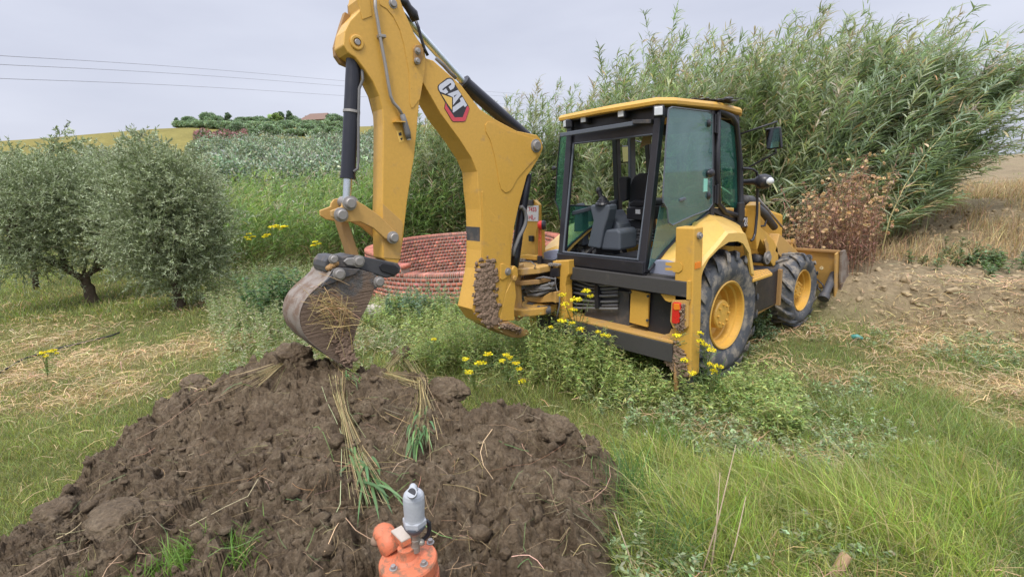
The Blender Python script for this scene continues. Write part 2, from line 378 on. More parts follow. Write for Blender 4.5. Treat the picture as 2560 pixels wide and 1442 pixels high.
b = B(); b.prism(1, -.85, -.82, pl(1, -.85, [(1577, 724), (1622, 734), (1618, 818), (1573, 806)])); part(b, 'mounting_plate', 'yellow', bevel=.005)
for q in [(1621, 740), (1577, 730), (1619, 800)]:
    p = on(1, -.85, *q); b = B(); b.cyl((p[0], -.865, p[2]), (p[0], -.845, p[2]), .014, 8); part(b, 'bolt', 'darkgrey')
b = B(); b.prism(1, -.80, -.775, pl(1, -.80, z4([(1600, 560), (1710, 570), (1760, 640), (1810, 660), (1815, 980), (1750, 1010), (1650, 1000), (1560, 950), (1590, 800)]))); part(b, 'mud_flap', 'black', bevel=.004)
b = B(); b.prism(1, -.925, -.79, pl(1, -.925, z4([(1700, 570), (1990, 600), (1990, 640), (1830, 650), (1800, 660), (1750, 640)]))); part(b, 'corner_gusset', 'yellow', bevel=.005)
b = B(); b.prism(1, -.90, -.78, pl(1, -.90, z4([(1815, 940), (1860, 950), (1990, 960), (1990, 1090), (1720, 1040), (1700, 1020), (1790, 1000)]))); part(b, 'corner_gusset', 'yellow_dusty', bevel=.005)
# tail lamp housing
hz = pl(1, -.955, z4([(1830, 640), (2010, 640), (1995, 690), (1990, 920), (1960, 950), (1830, 930), (1800, 860), (1815, 660)]))
b = B(); b.prism(1, -.955, -.86, hz); hs = part(b, 'lamp_housing', 'yellow_dusty', bevel=.008)
b = B(); b.prism(1, -.975, -.955, pl(1, -.96, z4([(1835, 665), (1850, 655), (1910, 660), (1928, 675), (1925, 740), (1912, 760), (1912, 870), (1890, 885), (1835, 880), (1825, 860)]))); hl = part(b, 'tail_lamp', 'red', hs, bevel=.008)
b = B(); b.prism(1, -.982, -.975, pl(1, -.965, z4([(1850, 668), (1910, 672), (1915, 735), (1860, 738), (1848, 720)]))); part(b, 'indicator_lens', 'orange', hs, bevel=.004)
pA = on(1, -.965, *z4([(1940, 700)])[0]); pB = on(1, -.965, *z4([(1870, 910)])[0])
mudlump([tuple(pA), (pA[0], -.96, pB[2]), tuple(pB)], .05, hs, n=70, seed=5, sq=(.5, .35, 1))
# interior darkness: chassis, axle
b = B(); b.box(-.33, .33, -.78, 3.0, .48, .95); b.box(-.55, .55, -.72, .9, .75, 1.18); part(b, 'chassis', 'darkgrey', bevel=.01)
b = B(); b.cyl((-.95, 0, .645), (.95, 0, .645), .11, 16); b.lathe((-.25, 0, .645), (1, 0, 0), [(0, .1), (.08, .22), (.42, .22), (.5, .1)], 20); part(b, 'rear_axle', 'darkgrey')
b = B(); b.cyl((-.85, 2.229, .515), (.85, 2.229, .515), .08, 14); part(b, 'front_axle', 'yellow_dusty')
# hydraulic hoses between the beams
for k in range(7):
    y0 = 690+k*9.5; pts = []
    for (x, dy) in ((1404, 0), (1440, 2+k*1.2), (1475, 14-k*.8), (1510, 16-k*.9), (1545, 12-k*.3)):
        pts.append(tuple(on(1, -.83+.02*(k % 3), x, y0+dy+(14 if k > 3 else 8))))
    b = B(); b.tube(pts, .0155, 10); part(b, 'hydraulic_hose', 'hose', smooth=True)
b = B(); q0 = on(1, -.84, 1493, 712); q1 = on(1, -.84, 1497, 770); b.box(q0[0]-.02, q0[0]+.03, -.87, -.79, q1[2], q0[2]); part(b, 'hose_clamp', 'black', bevel=.004)

# ---- swing carriage on the left of the beams
car = B()
def cq(pts): return [(1280+x/6.011, 620+y/6.008) for x, y in pts]
car.prism(1, -1.02, -.90, pl(1, -1.02, cq([(740, 190), (850, 185), (850, 400), (820, 440), (800, 560), (820, 1060), (760, 1110), (700, 1080), (705, 900), (715, 470), (580, 420), (580, 300), (560, 200)])))
car.prism(1, -.90, -.86, pl(1, -.90, cq([(850, 175), (915, 180), (912, 280), (850, 275)])))
carr = part(car, 'swing_carriage', 'yellow', bevel=.01)
b = B()
b.prism(2, 1.12, 1.20, [(-1.06, -1.25), (-.98, -1.42), (-.86, -1.47), (-.72, -1.42), (-.62, -1.22), (-.62, -1.0), (-1.1, -1.0)]); part(b, 'upper_bracket', 'yellow_dusty', carr, bevel=.012)
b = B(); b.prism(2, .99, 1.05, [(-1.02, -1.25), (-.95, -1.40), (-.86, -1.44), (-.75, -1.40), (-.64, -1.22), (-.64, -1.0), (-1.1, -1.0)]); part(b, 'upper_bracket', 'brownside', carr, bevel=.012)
b = B(); b.prism(2, .62, .71, [(-1.05, -1.25), (-.98, -1.46), (-.86, -1.52), (-.72, -1.46), (-.58, -1.22), (-.58, -.98), (-1.1, -.98)]); part(b, 'lower_bracket', 'yellow_muddy', carr, bevel=.012)
b = B(); b.prism(1, -1.14, -1.05, pl(1, -1.1, cq([(205, 720), (360, 740), (480, 730), (600, 660), (690, 650), (690, 820), (640, 800), (420, 815), (330, 800), (220, 770)]))); part(b, 'cylinder_bracket', 'yellow_dusty', carr, bevel=.008)
b = B(); b.box(-1.2, -.60, -1.03, -.97, .62, 1.26); part(b, 'back_plate', 'black', carr)
b = B(); b.prism(1, -1.05, -.98, pl(1, -1.05, cq([(105, 115), (180, 100), (370, 120), (370, 185), (240, 175), (110, 160)]))); part(b, 'clamp_block', 'yellow', carr, bevel=.008)
for (x, y) in ((590, 240), (620, 245), (650, 245), (690, 248), (720, 250), (90, 170), (130, 165), (170, 170), (210, 175)):
    p = on(1, -1.03, *cq([(x, y)])[0]); b = B(); b.cyl((p[0], -1.075, p[2]), (p[0], -1.02, p[2]), .017, 8); part(b, 'bolt', 'steel', carr)
b = B(); b.prism(1, -1.06, -1.025, pl(1, -1.05, cq([(578, 305), (700, 295), (705, 430), (600, 440), (580, 410)]))); part(b, 'cover_plate', 'black', carr, bevel=.006)
for k, (x0, y0, x1, y1, r) in enumerate(((210, 610, 440, 500, .020), (215, 640, 640, 525, .018), (220, 665, 640, 600, .022), (230, 700, 560, 640, .022), (210, 580, 500, 470, .016), (350, 460, 640, 465, .012), (560, 530, 640, 545, .016), (100, 640, 210, 620, .02), (105, 690, 215, 700, .02), (90, 720, 200, 800, .015))):
    a_ = on(1, -1.24, *cq([(x0, y0)])[0]); c_ = on(1, -1.10, *cq([(x1, y1)])[0]); mdl = (a_+c_)/2+np.array([0, -.02, .025*((k % 3)-1)])
    b = B(); b.tube([tuple(a_), tuple(mdl), tuple(c_)], r, 10); part(b, 'hydraulic_hose', 'hose', carr, smooth=True)
for (x0, y0, x1, y1, r, rr_) in ((190, 890, 300, 880, .055, .03), (230, 960, 520, 930, .06, .022)):
    a_ = on(1, -1.30, *cq([(x0-30, y0+10)])[0]); m2_ = on(1, -1.22, *cq([((x0+x1)/2+10, (y0+y1)/2)])[0]); c_ = on(1, -1.10, *cq([(x1+60, y1)])[0])
    b = B(); b.cyl(a_, m2_, rr_, 14); b.cyl(m2_, m2_+(c_-m2_)*.22, r*1.12, 18); b.cyl(m2_+(c_-m2_)*.22, c_, r, 18); part(b, 'swing_cylinder', 'darkgrey', carr, smooth=False)
b = B(); b.cyl((-.86, -1.38, .55), (-.86, -1.38, 1.24), .05, 18); b.cyl((-.86, -1.38, 1.20), (-.86, -1.38, 1.235), .09, 24); part(b, 'swing_pin', 'yellow_dusty', carr)
cw = [on(1, -1.28, *q) for q in cq([(40, 230), (150, 195), (290, 205), (355, 260), (340, 300), (250, 330), (190, 420), (170, 520), (200, 610), (300, 655), (440, 640), (600, 600)])]
b = B(); b.tube([tuple(p) for p in cw], .006, 6); part(b, 'cable', 'hose', carr, smooth=True)
cw = [on(1, -1.08, *q) for q in cq([(650, 440), (650, 520), (665, 600), (715, 720), (715, 850), (690, 960), (670, 1070)])]
b = B(); b.tube([tuple(p) for p in cw], .009, 6); part(b, 'cable', 'hose', carr, smooth=True)
# yellow post with number plate and red lamp on the far side
py_ = -.93
b = B(); b.prism(1, py_, py_+.05, pl(1, py_, [(1313, 502), (1335, 500), (1347, 512), (1347, 560), (1340, 580), (1338, 640), (1290, 660), (1296, 560)])); pst = part(b, 'side_post', 'yellow', bevel=.005)
b = B(); b.prism(1, py_-.012, py_-.006, pl(1, py_, [(1311, 512), (1348, 514), (1347, 553), (1310, 552)])); npl = part(b, 'number_plate', 'white', pst)
b = B(); b.prism(1, py_-.03, py_-.004, pl(1, py_, [(1313, 500), (1335, 500), (1335, 513), (1313, 513)])); part(b, 'plate_lamp', 'darkgrey', pst, bevel=.003)
def text(s, size, mat, parent, loc, xdir, ydir, name='lettering', ext=.001, bold=0):
    cu = bpy.data.curves.new(name, 'FONT'); cu.body = s; cu.size = size; cu.extrude = ext; cu.offset = bold; cu.align_x = 'CENTER'; cu.align_y = 'CENTER'
    o = bpy.data.objects.new(name, cu); COL.objects.link(o)
    x = Vector(xdir).normalized(); y = Vector(ydir).normalized(); z = x.cross(y)
    mt = Matrix((x, y, z)).transposed().to_4x4(); mt.translation = Vector(loc)
    dg = bpy.context.evaluated_depsgraph_get(); me = bpy.data.meshes.new_from_object(o.evaluated_get(dg)); me.transform(mt); bpy.data.objects.remove(o); me.materials.clear()
    return link(name, me, MT[mat], parent)
p = on(1, py_, 1329, 524); text('E 7433', .075, 'decal_red', npl, (p[0], py_-.0135, p[2]), (1, 0, 0), (0, 0, 1), bold=.001)
p = on(1, py_, 1332, 544); text('HL-', .085, 'decal_red', npl, (p[0], py_-.0135, p[2]), (1, 0, 0), (0, 0, 1), bold=.001)
pb = on(1, -1.05, 1349, 664); pt = on(1, -1.05, 1350, 640)
b = B(); b.cyl(pb, pt, .032, 18); bc = part(b, 'beacon_socket', 'black', carr)
b = B(); p2 = on(1, -1.05, 1350, 572)
for dx in (-.018, .018): b.tube([pt+np.array([dx, 0, 0]), p2+np.array([dx, 0, 0])], .005, 6)
for k in range(6):
    t = .55+k*.075; b.tube([pt+(p2-pt)*t+np.array([-.018 if k % 2 else .018, 0, 0]), pt+(p2-pt)*(t+.075)+np.array([.018 if k % 2 else -.018, 0, 0])], .004, 6)
part(b, 'lamp_stem', 'redwire', bc)
p3 = on(1, -1.05, 1352, 563); b = B(); b.lathe(p3-np.array([.03, .02, 0]), (.8, .6, 0), [(0, .001), (0, .035), (.02, .052), (.05, .055), (.055, .05)], 20); part(b, 'marker_lamp', 'red', bc)
b = B(); b.lathe(p3-np.array([.03, .02, 0]), (.8, .6, 0), [(.052, .056), (.075, .06), (.10, .045), (.10, .001)], 20); part(b, 'lamp_back', 'black', bc)
b = B(); p = on(1, -.94, 1330, 596); b.box(p[0]-.035, p[0]+.035, -.97, -.935, p[2]-.035, p[2]+.035); part(b, 'junction_box', 'black', pst, bevel=.004)

# ---- boom (side plates 0.28 apart), in a vertical plane straight behind the machine
BU, BT = -.60, .27
boom_px = z1([(1066, 400), (1066, 620), (1075, 625), (1210, 860), (1350, 1050), (1440, 1190), (1480, 1290), (1490, 1440)])+z2([(1505, 250), (1510, 400), (1510, 560), (1500, 700), (1470, 860), (1440, 1000)])+z2([(1500, 1090), (1590, 1140), (1640, 1110)])+z2([(1660, 1090), (1700, 880), (1730, 800), (1735, 670), (1740, 540), (1760, 380), (1790, 240), (1820, 130), (1855, 0)])+z1([(1880, 1290), (1960, 1160), (1975, 1110), (1960, 1050), (1930, 1015), (1780, 985), (1620, 900), (1500, 820), (1360, 640), (1150, 455), (1100, 440)])
b = B(); b.prism(0, BU-BT, BU, pl(0, BU, boom_px)); boom = part(b, 'boom', 'yellow', bevel=.012, seg=3)
# raised side reinforcement plate outline and lower plates
rp = z1([(1540, 940), (1560, 915), (1600, 920), (1700, 980), (1800, 1010), (1900, 1040), (1950, 1060), (1960, 1120), (1945, 1165), (1870, 1240), (1780, 1340), (1735, 1425), (1715, 1441)])+z2([(1690, 125), (1660, 100), (1645, 50)])+z1([(1645, 1380), (1630, 1270), (1610, 1170), (1580, 1060), (1545, 990)])
b = B(); b.prism(0, BU-.001, BU+.007, pl(0, BU, rp)); part(b, 'side_reinforcement', 'yellow', boom, bevel=.006)
b = B(); b.prism(0, BU-.001, BU+.006, pl(0, BU, z2([(1513, 120), (1522, 115), (1530, 200), (1600, 290), (1680, 370), (1722, 420), (1730, 640), (1690, 880), (1640, 1080), (1520, 1080), (1520, 300)]))); part(b, 'side_reinforcement', 'yellow', boom, bevel=.004)
b = B(); b.prism(0, BU+.006, BU+.02, pl(0, BU, z2([(1650, 660), (1670, 655), (1730, 690), (1740, 720), (1730, 740), (1660, 782), (1648, 770)]))); part(b, 'pin_plate', 'yellow', boom, bevel=.006)
pin(boom, BU+.022, 700+1712/3.004, 440+718/3.004, .032)
pin(boom, BU+.004, 1339, 365, .055, t=.04)
pin(boom, BU+.012, 700+1608/3.004, 440+1085/3.004, .05, mat='mud')
# dirty wrap on the boom's inner face
vz = pl(0, BU, z2([(1510, 385), (1512, 660)]))
b = B(); b.box(BU-BT+.01, BU-.02, vz[0][0]-.012, vz[0][0]-.002, vz[1][1], vz[0][1]); part(b, 'wear_strip', 'darkgrey', boom)
mp_ = [tuple(on(0, BU+.015, *q)) for q in z2([(1560, 720), (1540, 800), (1530, 900), (1560, 960), (1590, 1060)])]
mudlump(mp_, .15, boom, n=420, seed=8, sq=(.03, .85, .9))
mp_ = [tuple(on(0, BU+.02, *q)) for q in z2([(1500, 720), (1520, 840), (1510, 960)])]
mudlump([(BU-.04, q[1]+.01, q[2]) for q in mp_], .10, boom, n=80, seed=9, sq=(.4, .12, 1))
# kingpost / swing bracket
kp = z2([(1646, 1090), (1664, 1000), (1690, 880), (1730, 800), (1740, 700), (1760, 672), (1785, 690), (1790, 750), (1765, 800), (1775, 900), (1760, 1000), (1762, 1085)])
b = B(); b.prism(0, BU-BT-.02, BU+.004, pl(0, BU, kp)); kpo = part(b, 'swing_bracket', 'yellow', bevel=.012, seg=3)
p = on(0, BU+.004, *z2([(1757, 768)])[0]); pin(kpo, BU+.004, *z2([(1757, 768)])[0], .028, mat='yellow_dusty')
b = B(); b.prism(0, BU-BT-.04, BU+.02, pl(0, BU, z2([(1570, 1130), (1640, 1095), (1720, 1090), (1800, 1130), (1868, 1160), (1868, 1185), (1800, 1215), (1740, 1212), (1680, 1185)]))); part(b, 'bracket_foot', 'brownside', kpo, bevel=.015)
mp_ = [tuple(on(0, BU+.02, *q)) for q in z2([(1650, 1120), (1720, 1130), (1790, 1165)])]
mudlump(mp_, .07, kpo, n=90, seed=11, sq=(1, .9, .4))
# boom cylinder and hoses behind the boom
def bo(u, pts): return [tuple(on(0, u, *q)) for q in pts]
b = B(); b.tube(bo(BU-.13, [(1318, 436), (1309, 500), (1300, 560), (1289, 640), (1284, 668)]), .055, 16); part(b, 'boom_cylinder', 'blackmetal', boom, smooth=True)
b = B(); b.tube(bo(BU-.04, [(1297, 520), (1304, 517), (1312, 527), (1316, 545), (1313, 562), (1306, 578), (1299, 590), (1293, 605), (1286, 622), (1283, 640)]), .022, 10); part(b, 'boom_hose', 'hose', boom, smooth=True)
# stick cylinder (above the boom): barrel and rod
a_, m2_, c_, d_ = [np.array(q) for q in bo(BU-.13, [(1339, 365), (1296, 330), (1162, 210), (985, 12)])]
b = B(); b.cyl(a_, c_, .072, 24); b.cyl(c_, c_+(d_-c_)/np.linalg.norm(d_-c_)*.03, .078, 24); sc = part(b, 'stick_cylinder', 'blackmetal', boom, smooth=False)
b = B(); b.cyl(c_, d_, .036, 18); part(b, 'cylinder_rod', 'chrome', sc)
b = B(); b.tube(bo(BU-.05, [(1090, 146), (1110, 165), (1125, 182), (1140, 196)]), .018, 8); part(b, 'boom_hose', 'hose', boom, smooth=True)

# logo panel on the boom
def lg(pts): return pl(0, BU, [(1070+x/10.3, 180+y/10.3) for x, y in pts])
lb = B(); lb.prism(0, BU, BU+.003, lg([(245, 380), (270, 330), (480, 165), (560, 150), (630, 180), (700, 330), (1035, 870), (1068, 950), (960, 1275), (900, 1290), (640, 1290), (600, 1250), (415, 940), (440, 790), (250, 450)]))
lo = part(lb, 'logo_decal', 'decal_black', boom)
lb = B(); lb.prism(0, BU+.003, BU+.0045, lg([(455, 800), (480, 880), (680, 1178), (890, 1170), (1000, 890), (1030, 890), (1058, 955), (955, 1262), (895, 1276), (645, 1276), (610, 1240), (428, 940)])); part(lb, 'logo_chevron', 'decal_red', lo)
lb = B(); lb.prism(0, BU+.003, BU+.005, lg([(340, 575), (610, 672), (612, 990), (480, 800)])); part(lb, 'logo_triangle', 'decal_yellow', lo)
CL = [(272, 385), (300, 335), (500, 195), (560, 185), (615, 215), (680, 310), (678, 380), (650, 430), (570, 480), (520, 395), (590, 340), (590, 305), (565, 295), (365, 445), (362, 470), (385, 482), (455, 430), (515, 530), (440, 570), (310, 515), (275, 455)]
AL = [(485, 582), (765, 470), (850, 592), (640, 860), (640, 662)]
TL = [(632, 915), (835, 768), (812, 690), (880, 650), (1000, 865), (942, 915), (905, 865), (650, 1052), (632, 1040)]
lb = B()
for q in (CL, AL, TL): lb.prism(0, BU+.003, BU+.006, lg(q))
part(lb, 'logo_letters', 'decal_white', lo)
lb = B(); lb.prism(0, BU+.006, BU+.0065, lg([(655, 622), (740, 580), (665, 660)])); part(lb, 'logo_letters', 'decal_black', lo)

# ---- stick (dipper)
SU, ST = -.585, .20
st_px = [(893, 0), (900, 25), (876, 50), (862, 78), (858, 113), (870, 133), (890, 146), (913, 176), (933, 206), (948, 240), (956, 273), (958, 313), (956, 479), (954, 560), (957, 646), (975, 660), (996, 658), (1001, 645), (1008, 600), (1013, 553), (1018, 507), (1028, 440), (1036, 393), (1043, 320), (1049, 253), (1061, 186), (1065, 146), (1060, 118), (1046, 100), (1033, 80), (1013, 33), (1001, 0), (984, -45), (960, -75), (925, -80), (903, -50)]
b = B(); b.prism(0, SU-ST, SU, pl(0, SU, st_px)); stick = part(b, 'stick', 'yellow', bevel=.01, seg=3)
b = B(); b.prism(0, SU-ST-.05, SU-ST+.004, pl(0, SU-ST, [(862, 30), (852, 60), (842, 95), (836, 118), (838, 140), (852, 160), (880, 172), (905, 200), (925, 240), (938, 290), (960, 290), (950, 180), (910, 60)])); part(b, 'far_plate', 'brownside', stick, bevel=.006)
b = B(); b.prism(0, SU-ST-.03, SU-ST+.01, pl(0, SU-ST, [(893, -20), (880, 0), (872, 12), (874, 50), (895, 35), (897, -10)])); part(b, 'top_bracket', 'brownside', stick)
rp = z1([(745, 0), (750, 40), (800, 70), (850, 130), (900, 230), (930, 340), (950, 450), (970, 560), (975, 780), (985, 815), (1000, 810), (1050, 745), (1082, 560), (1090, 440), (1070, 370), (1000, 245), (940, 110), (900, 10), (860, -30), (790, -40)])
b = B(); b.prism(0, SU-.001, SU+.006, pl(0, SU, rp)); part(b, 'side_reinforcement', 'yellow', stick, bevel=.005)
b = B(); b.prism(0, SU-.001, SU+.006, pl(0, SU, z1([(585, -30), (600, 80), (618, 150), (690, 122), (670, -30)]))); part(b, 'side_plate', 'yellow', stick, bevel=.003)
b = B(); b.prism(0, SU-.001, SU+.006, pl(0, SU, [(956, 509), (1003, 551), (1007, 560), (1000, 648), (960, 645)])); part(b, 'side_reinforcement', 'yellow_dusty', stick, bevel=.004)
b = B(); p = on(0, SU, 892, 107); b.lathe((SU-.002, p[1], p[2]), (1, 0, 0), [(0, .06), (.012, .06), (.016, .052), (.016, .036), (-.02, .034)], 28); part(b, 'pin_collar', 'yellow', stick)
pin(stick, SU-.01, 892, 107, .026); pin(stick, SU+.004, 982, 10, .03)
b = B(); b.prism(0, SU+.006, SU+.022, pl(0, SU, z1([(995, 370), (1010, 345), (1040, 340), (1070, 370), (1070, 430), (1050, 480), (1020, 492), (1000, 470), (998, 420)]))); lk = part(b, 'pin_keeper', 'brownside', stick, bevel=.006)
for q in z1([(1033, 385), (1030, 460)]): pin(lk, SU+.022, *q, .022)
pp = [tuple(on(0, SU+.035, *q)) for q in z1([(712, -60), (716, 60), (735, 170), (755, 300), (790, 480), (812, 620), (830, 720), (850, 770), (890, 815), (918, 865)])]
b = B(); b.tube(pp, .0145, 12); hp = part(b, 'hydraulic_pipe', 'steel', stick, smooth=True)
b = B(); b.tube([tuple(on(0, SU+.035, *q)) for q in z1([(918, 860), (940, 930), (958, 1000), (966, 1045)])], [.024, .026, .028, .024], 12); part(b, 'hose_coupling', 'hose', hp, smooth=True)
q = on(0, SU, *z1([(750, 280)])[0]); b = B(); b.box(SU, SU+.05, q[1]-.03, q[1]+.035, q[2]-.012, q[2]+.012); part(b, 'pipe_clamp', 'steel', hp, bevel=.003)
q = on(0, SU, *z1([(890, 920)])[0]); b = B(); b.box(SU, SU+.06, q[1]-.06, q[1]+.04, q[2]-.005, q[2]+.005); part(b, 'pipe_bracket', 'yellow', hp)
b = B(); b.prism(0, SU+.0005, SU+.002, pl(0, SU, z1([(872, 985), (915, 977), (933, 1060), (895, 1072)]))); wl = part(b, 'warning_label', 'decal_yellow', stick)
b = B(); b.prism(0, SU+.002, SU+.003, pl(0, SU, z1([(900, 1040), (920, 1035), (914, 1058)]))); b.prism(0, SU+.002, SU+.003, pl(0, SU, z1([(888, 1000), (908, 994), (914, 1018), (894, 1022)]))); part(b, 'label_symbol', 'decal_black', wl)
b = B(); b.prism(0, SU+.0005, SU+.002, pl(0, SU, z1([(945, 1020), (975, 1012), (983, 1048), (955, 1054)]))); part(b, 'label', 'white', stick)
# hose bundle over the top
b = B(); b.tube(bo(SU-.05, z1([(880, -30), (905, 5), (940, 20), (965, 60), (1000, 105), (1020, 160)])), [.03, .035, .04, .035, .045, .035], 10); part(b, 'hose_bundle', 'black', stick, smooth=True)
b = B(); b.tube(bo(SU+.01, z1([(1020, 160), (1040, 210), (1060, 290), (1085, 370), (1110, 420)])), .014, 8); part(b, 'hose', 'black', stick, smooth=True)
# bucket cylinder
cu_ = SU-.10
b = B(); c0, c1, c2 = [np.array(q) for q in bo(cu_, [(886, 118), (870, 440), (867, 500)])]
b.tube([c0, c0+(c1-c0)*.05, c1-(c1-c0)*.001, c1], [.045, .063, .063, .063], 24); b.cyl(c1, c1+(c2-c1)*.12, .068, 24); bc_ = part(b, 'bucket_cylinder', 'blackmetal', bevel=0)
b = B(); b.cyl(c1, c2, .036, 20); part(b, 'cylinder_rod', 'chrome', bc_)
q = bo(cu_, [(879, 280)])[0]; b = B(); b.lathe((q[0], q[1]-.0, q[2]), tuple(c1-c0), [(-.01, .066), (-.01, .072), (.012, .072), (.012, .066)], 24); part(b, 'clamp_band', 'steel', bc_)
b = B(); b.tube(bo(cu_+.06, [(905, 175), (907, 200), (898, 222), (896, 300), (896, 400), (894, 422), (884, 430)]), .013, 8); part(b, 'cylinder_hose', 'hose', bc_, smooth=True)
# bucket linkage: yellow arms + tipping link
arm = z2([(470, 205), (490, 175), (530, 165), (560, 178), (640, 222), (750, 300), (870, 420), (882, 460), (845, 498), (790, 470), (700, 390), (600, 342), (500, 346), (430, 333), (388, 305), (382, 262), (440, 240), (465, 230)])
for (u0, u1) in ((SU+.012, SU+.042), (SU-ST-.042, SU-ST-.012)):
    b = B(); b.prism(0, u0, u1, pl(0, SU+.04, arm)); la = part(b, 'link_arm', 'yellow_dusty', bevel=.006)
    if u0 > SU:
        for q, r in ((z2([(520, 205)])[0], .045), (z2([(456, 292)])[0], .045), (z2([(845, 462)])[0], .042)): pin(la, SU+.042, *q, r, t=.05)
a_ = np.array(bo(cu_, [(869, 505)])[0]); b = B(); b.cyl(a_+np.array([-.11, 0, 0]), a_+np.array([.11, 0, 0]), .05, 18); part(b, 'link_bush', 'steel', bc_)
pA, pB = np.array(bo(cu_, z2([(450, 310)]))[0]), np.array(bo(cu_, z2([(548, 610)]))[0])
b = B()
for dx in (-.0,): b.bar(pA+np.array([dx, 0, 0]), pB+np.array([dx, 0, 0]), .14, .07, up=(0, 1, 0))
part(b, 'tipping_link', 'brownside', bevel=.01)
# quick coupler
qc = z2([(370, 715), (345, 725), (333, 680), (338, 640), (370, 600), (430, 595), (470, 610), (545, 592), (640, 605), (740, 625), (890, 655), (908, 690), (900, 725), (862, 755), (800, 768), (700, 735), (600, 700), (520, 690), (430, 690), (390, 720)])
b = B(); b.prism(0, SU-ST-.03, SU+.05, pl(0, SU+.05, qc)); qo = part(b, 'quick_coupler', 'darkgrey', bevel=.012, seg=2)
b = B(); b.prism(0, SU+.05, SU+.062, pl(0, SU+.05, z2([(740, 680), (765, 650), (860, 668), (890, 690), (880, 725), (850, 745), (760, 715)]))); part(b, 'coupler_pad', 'black', qo, bevel=.008)
b = B(); b.prism(0, SU+.05, SU+.068, pl(0, SU+.05, z2([(470, 640), (500, 615), (590, 605), (630, 630), (625, 665), (590, 680), (500, 670)]))); part(b, 'coupler_boss', 'steel', qo, bevel=.008)
for q, r in ((z2([(590, 640)])[0], .04), (z2([(400, 625)])[0], .03)): pin(qo, SU+.066, *q, r, t=.03)
for k in range(3):
    q = on(0, SU+.05, *z2([(370+k*22, 690-k*16)])[0]); b = B(); b.ball(q, .035, 2, (1, 1, .8)); part(b, 'coupler_knuckle', 'brownside', qo)
# bucket
BKU, BKW = -.47, .44
side = z2([(385, 722), (400, 700), (440, 688), (500, 695), (600, 700), (700, 728), (725, 745), (722, 800), (690, 900), (640, 1010), (605, 1070), (575, 1150), (552, 1230), (545, 1300), (546, 1450), (520, 1445), (440, 1400), (360, 1345), (300, 1300), (220, 1240), (175, 1180), (150, 1110), (145, 1040), (175, 950), (230, 880), (300, 820), (355, 775)])
sp = pl(0, BKU, side)
b = B(); b.prism(0, BKU-.022, BKU, sp); bk = part(b, 'bucket', None, bevel=0) if False else None
m, t, bb = nodes('muddy_bucket_steel')
tc = N(t, 'ShaderNodeTexCoord'); sx = N(t, 'ShaderNodeSeparateXYZ'); t.links.new(tc.outputs['Object'], sx.inputs[0])
n1 = noise(t, 5, 6, .7); n2 = noise(t, 30, 5, .7, dist=1.0)
n3 = noise(t, 8, 6, .65, stretch=(1, .5, 7))
hh = N(t, 'ShaderNodeMapRange'); hh.inputs[1].default_value = 1.10; hh.inputs[2].default_value = 1.42; hh.inputs[3].default_value = 1.0; hh.inputs[4].default_value = 0.0
t.links.new(sx.outputs[2], hh.inputs[0])
ad_ = N(t, 'ShaderNodeMath', operation='MULTIPLY_ADD'); t.links.new(n1.outputs[0], ad_.inputs[0]); ad_.inputs[1].default_value = 1.6; t.links.new(hh.outputs[0], ad_.inputs[2])
fm = ramp(t, ad_.outputs[0], [(.82, 0), (1.0, 1)])
steelc = mix(t, n2.outputs[0], (.07, .07, .075), (.17, .155, .135)); mudc = mix(t, n3.outputs[0], (.085, .055, .038), (.25, .175, .12))
t.links.new(mix(t, fm.outputs[0], steelc, mudc), bb.inputs['Base Color']); bb.inputs['Roughness'].default_value = .8
hb_ = mix(t, fm.outputs[0], n2.outputs[0], n3.outputs[0]); bump(t, bb, hb_, .9, .03); MT['bucket'] = m
b = B(); b.prism(0, BKU-.022, BKU, sp)
b.prism(0, BKU-BKW, BKU-BKW+.022, sp)
shell = z2([(385, 722), (355, 775), (300, 820), (230, 880), (175, 950), (145, 1040), (150, 1110), (175, 1180), (220, 1240), (300, 1300), (360, 1345), (440, 1400), (520, 1445)])
for _ in range(2):
    s2 = [shell[0]]
    for (xa, ya), (xb, yb) in zip(shell, shell[1:]): s2 += [(xa*.75+xb*.25, ya*.75+yb*.25), (xa*.25+xb*.75, ya*.25+yb*.75)]
    shell = s2+[shell[-1]]
sh = pl(0, BKU, shell); cen = (sum(q[0] for q in sh)/len(sh)+.12, sum(q[1] for q in sh)/len(sh))
inn = [(q[0]+(cen[0]-q[0])*.07, q[1]+(cen[1]-q[1])*.07) for q in sh]
for k in range(len(sh)-1):
    b.prism(0, BKU-BKW+.022, BKU-.022, [sh[k], sh[k+1], inn[k+1], inn[k]])
bk = part(b, 'bucket', MT['bucket'])
MT['shell'] = worn('worn_pale_shell_steel', (.24, .205, .175), .7, amount=1.0, dirt=(.15, .10, .07), scale=7, bstr=.6)
b = B()
outr = [(q[0]-(cen[0]-q[0])*.012, q[1]-(cen[1]-q[1])*.012) for q in sh]
for k in range(len(sh)-1): b.prism(0, BKU-BKW-.004, BKU+.003, [outr[k], outr[k+1], sh[k+1], sh[k]])
part(b, 'bucket_back', 'shell', bk)
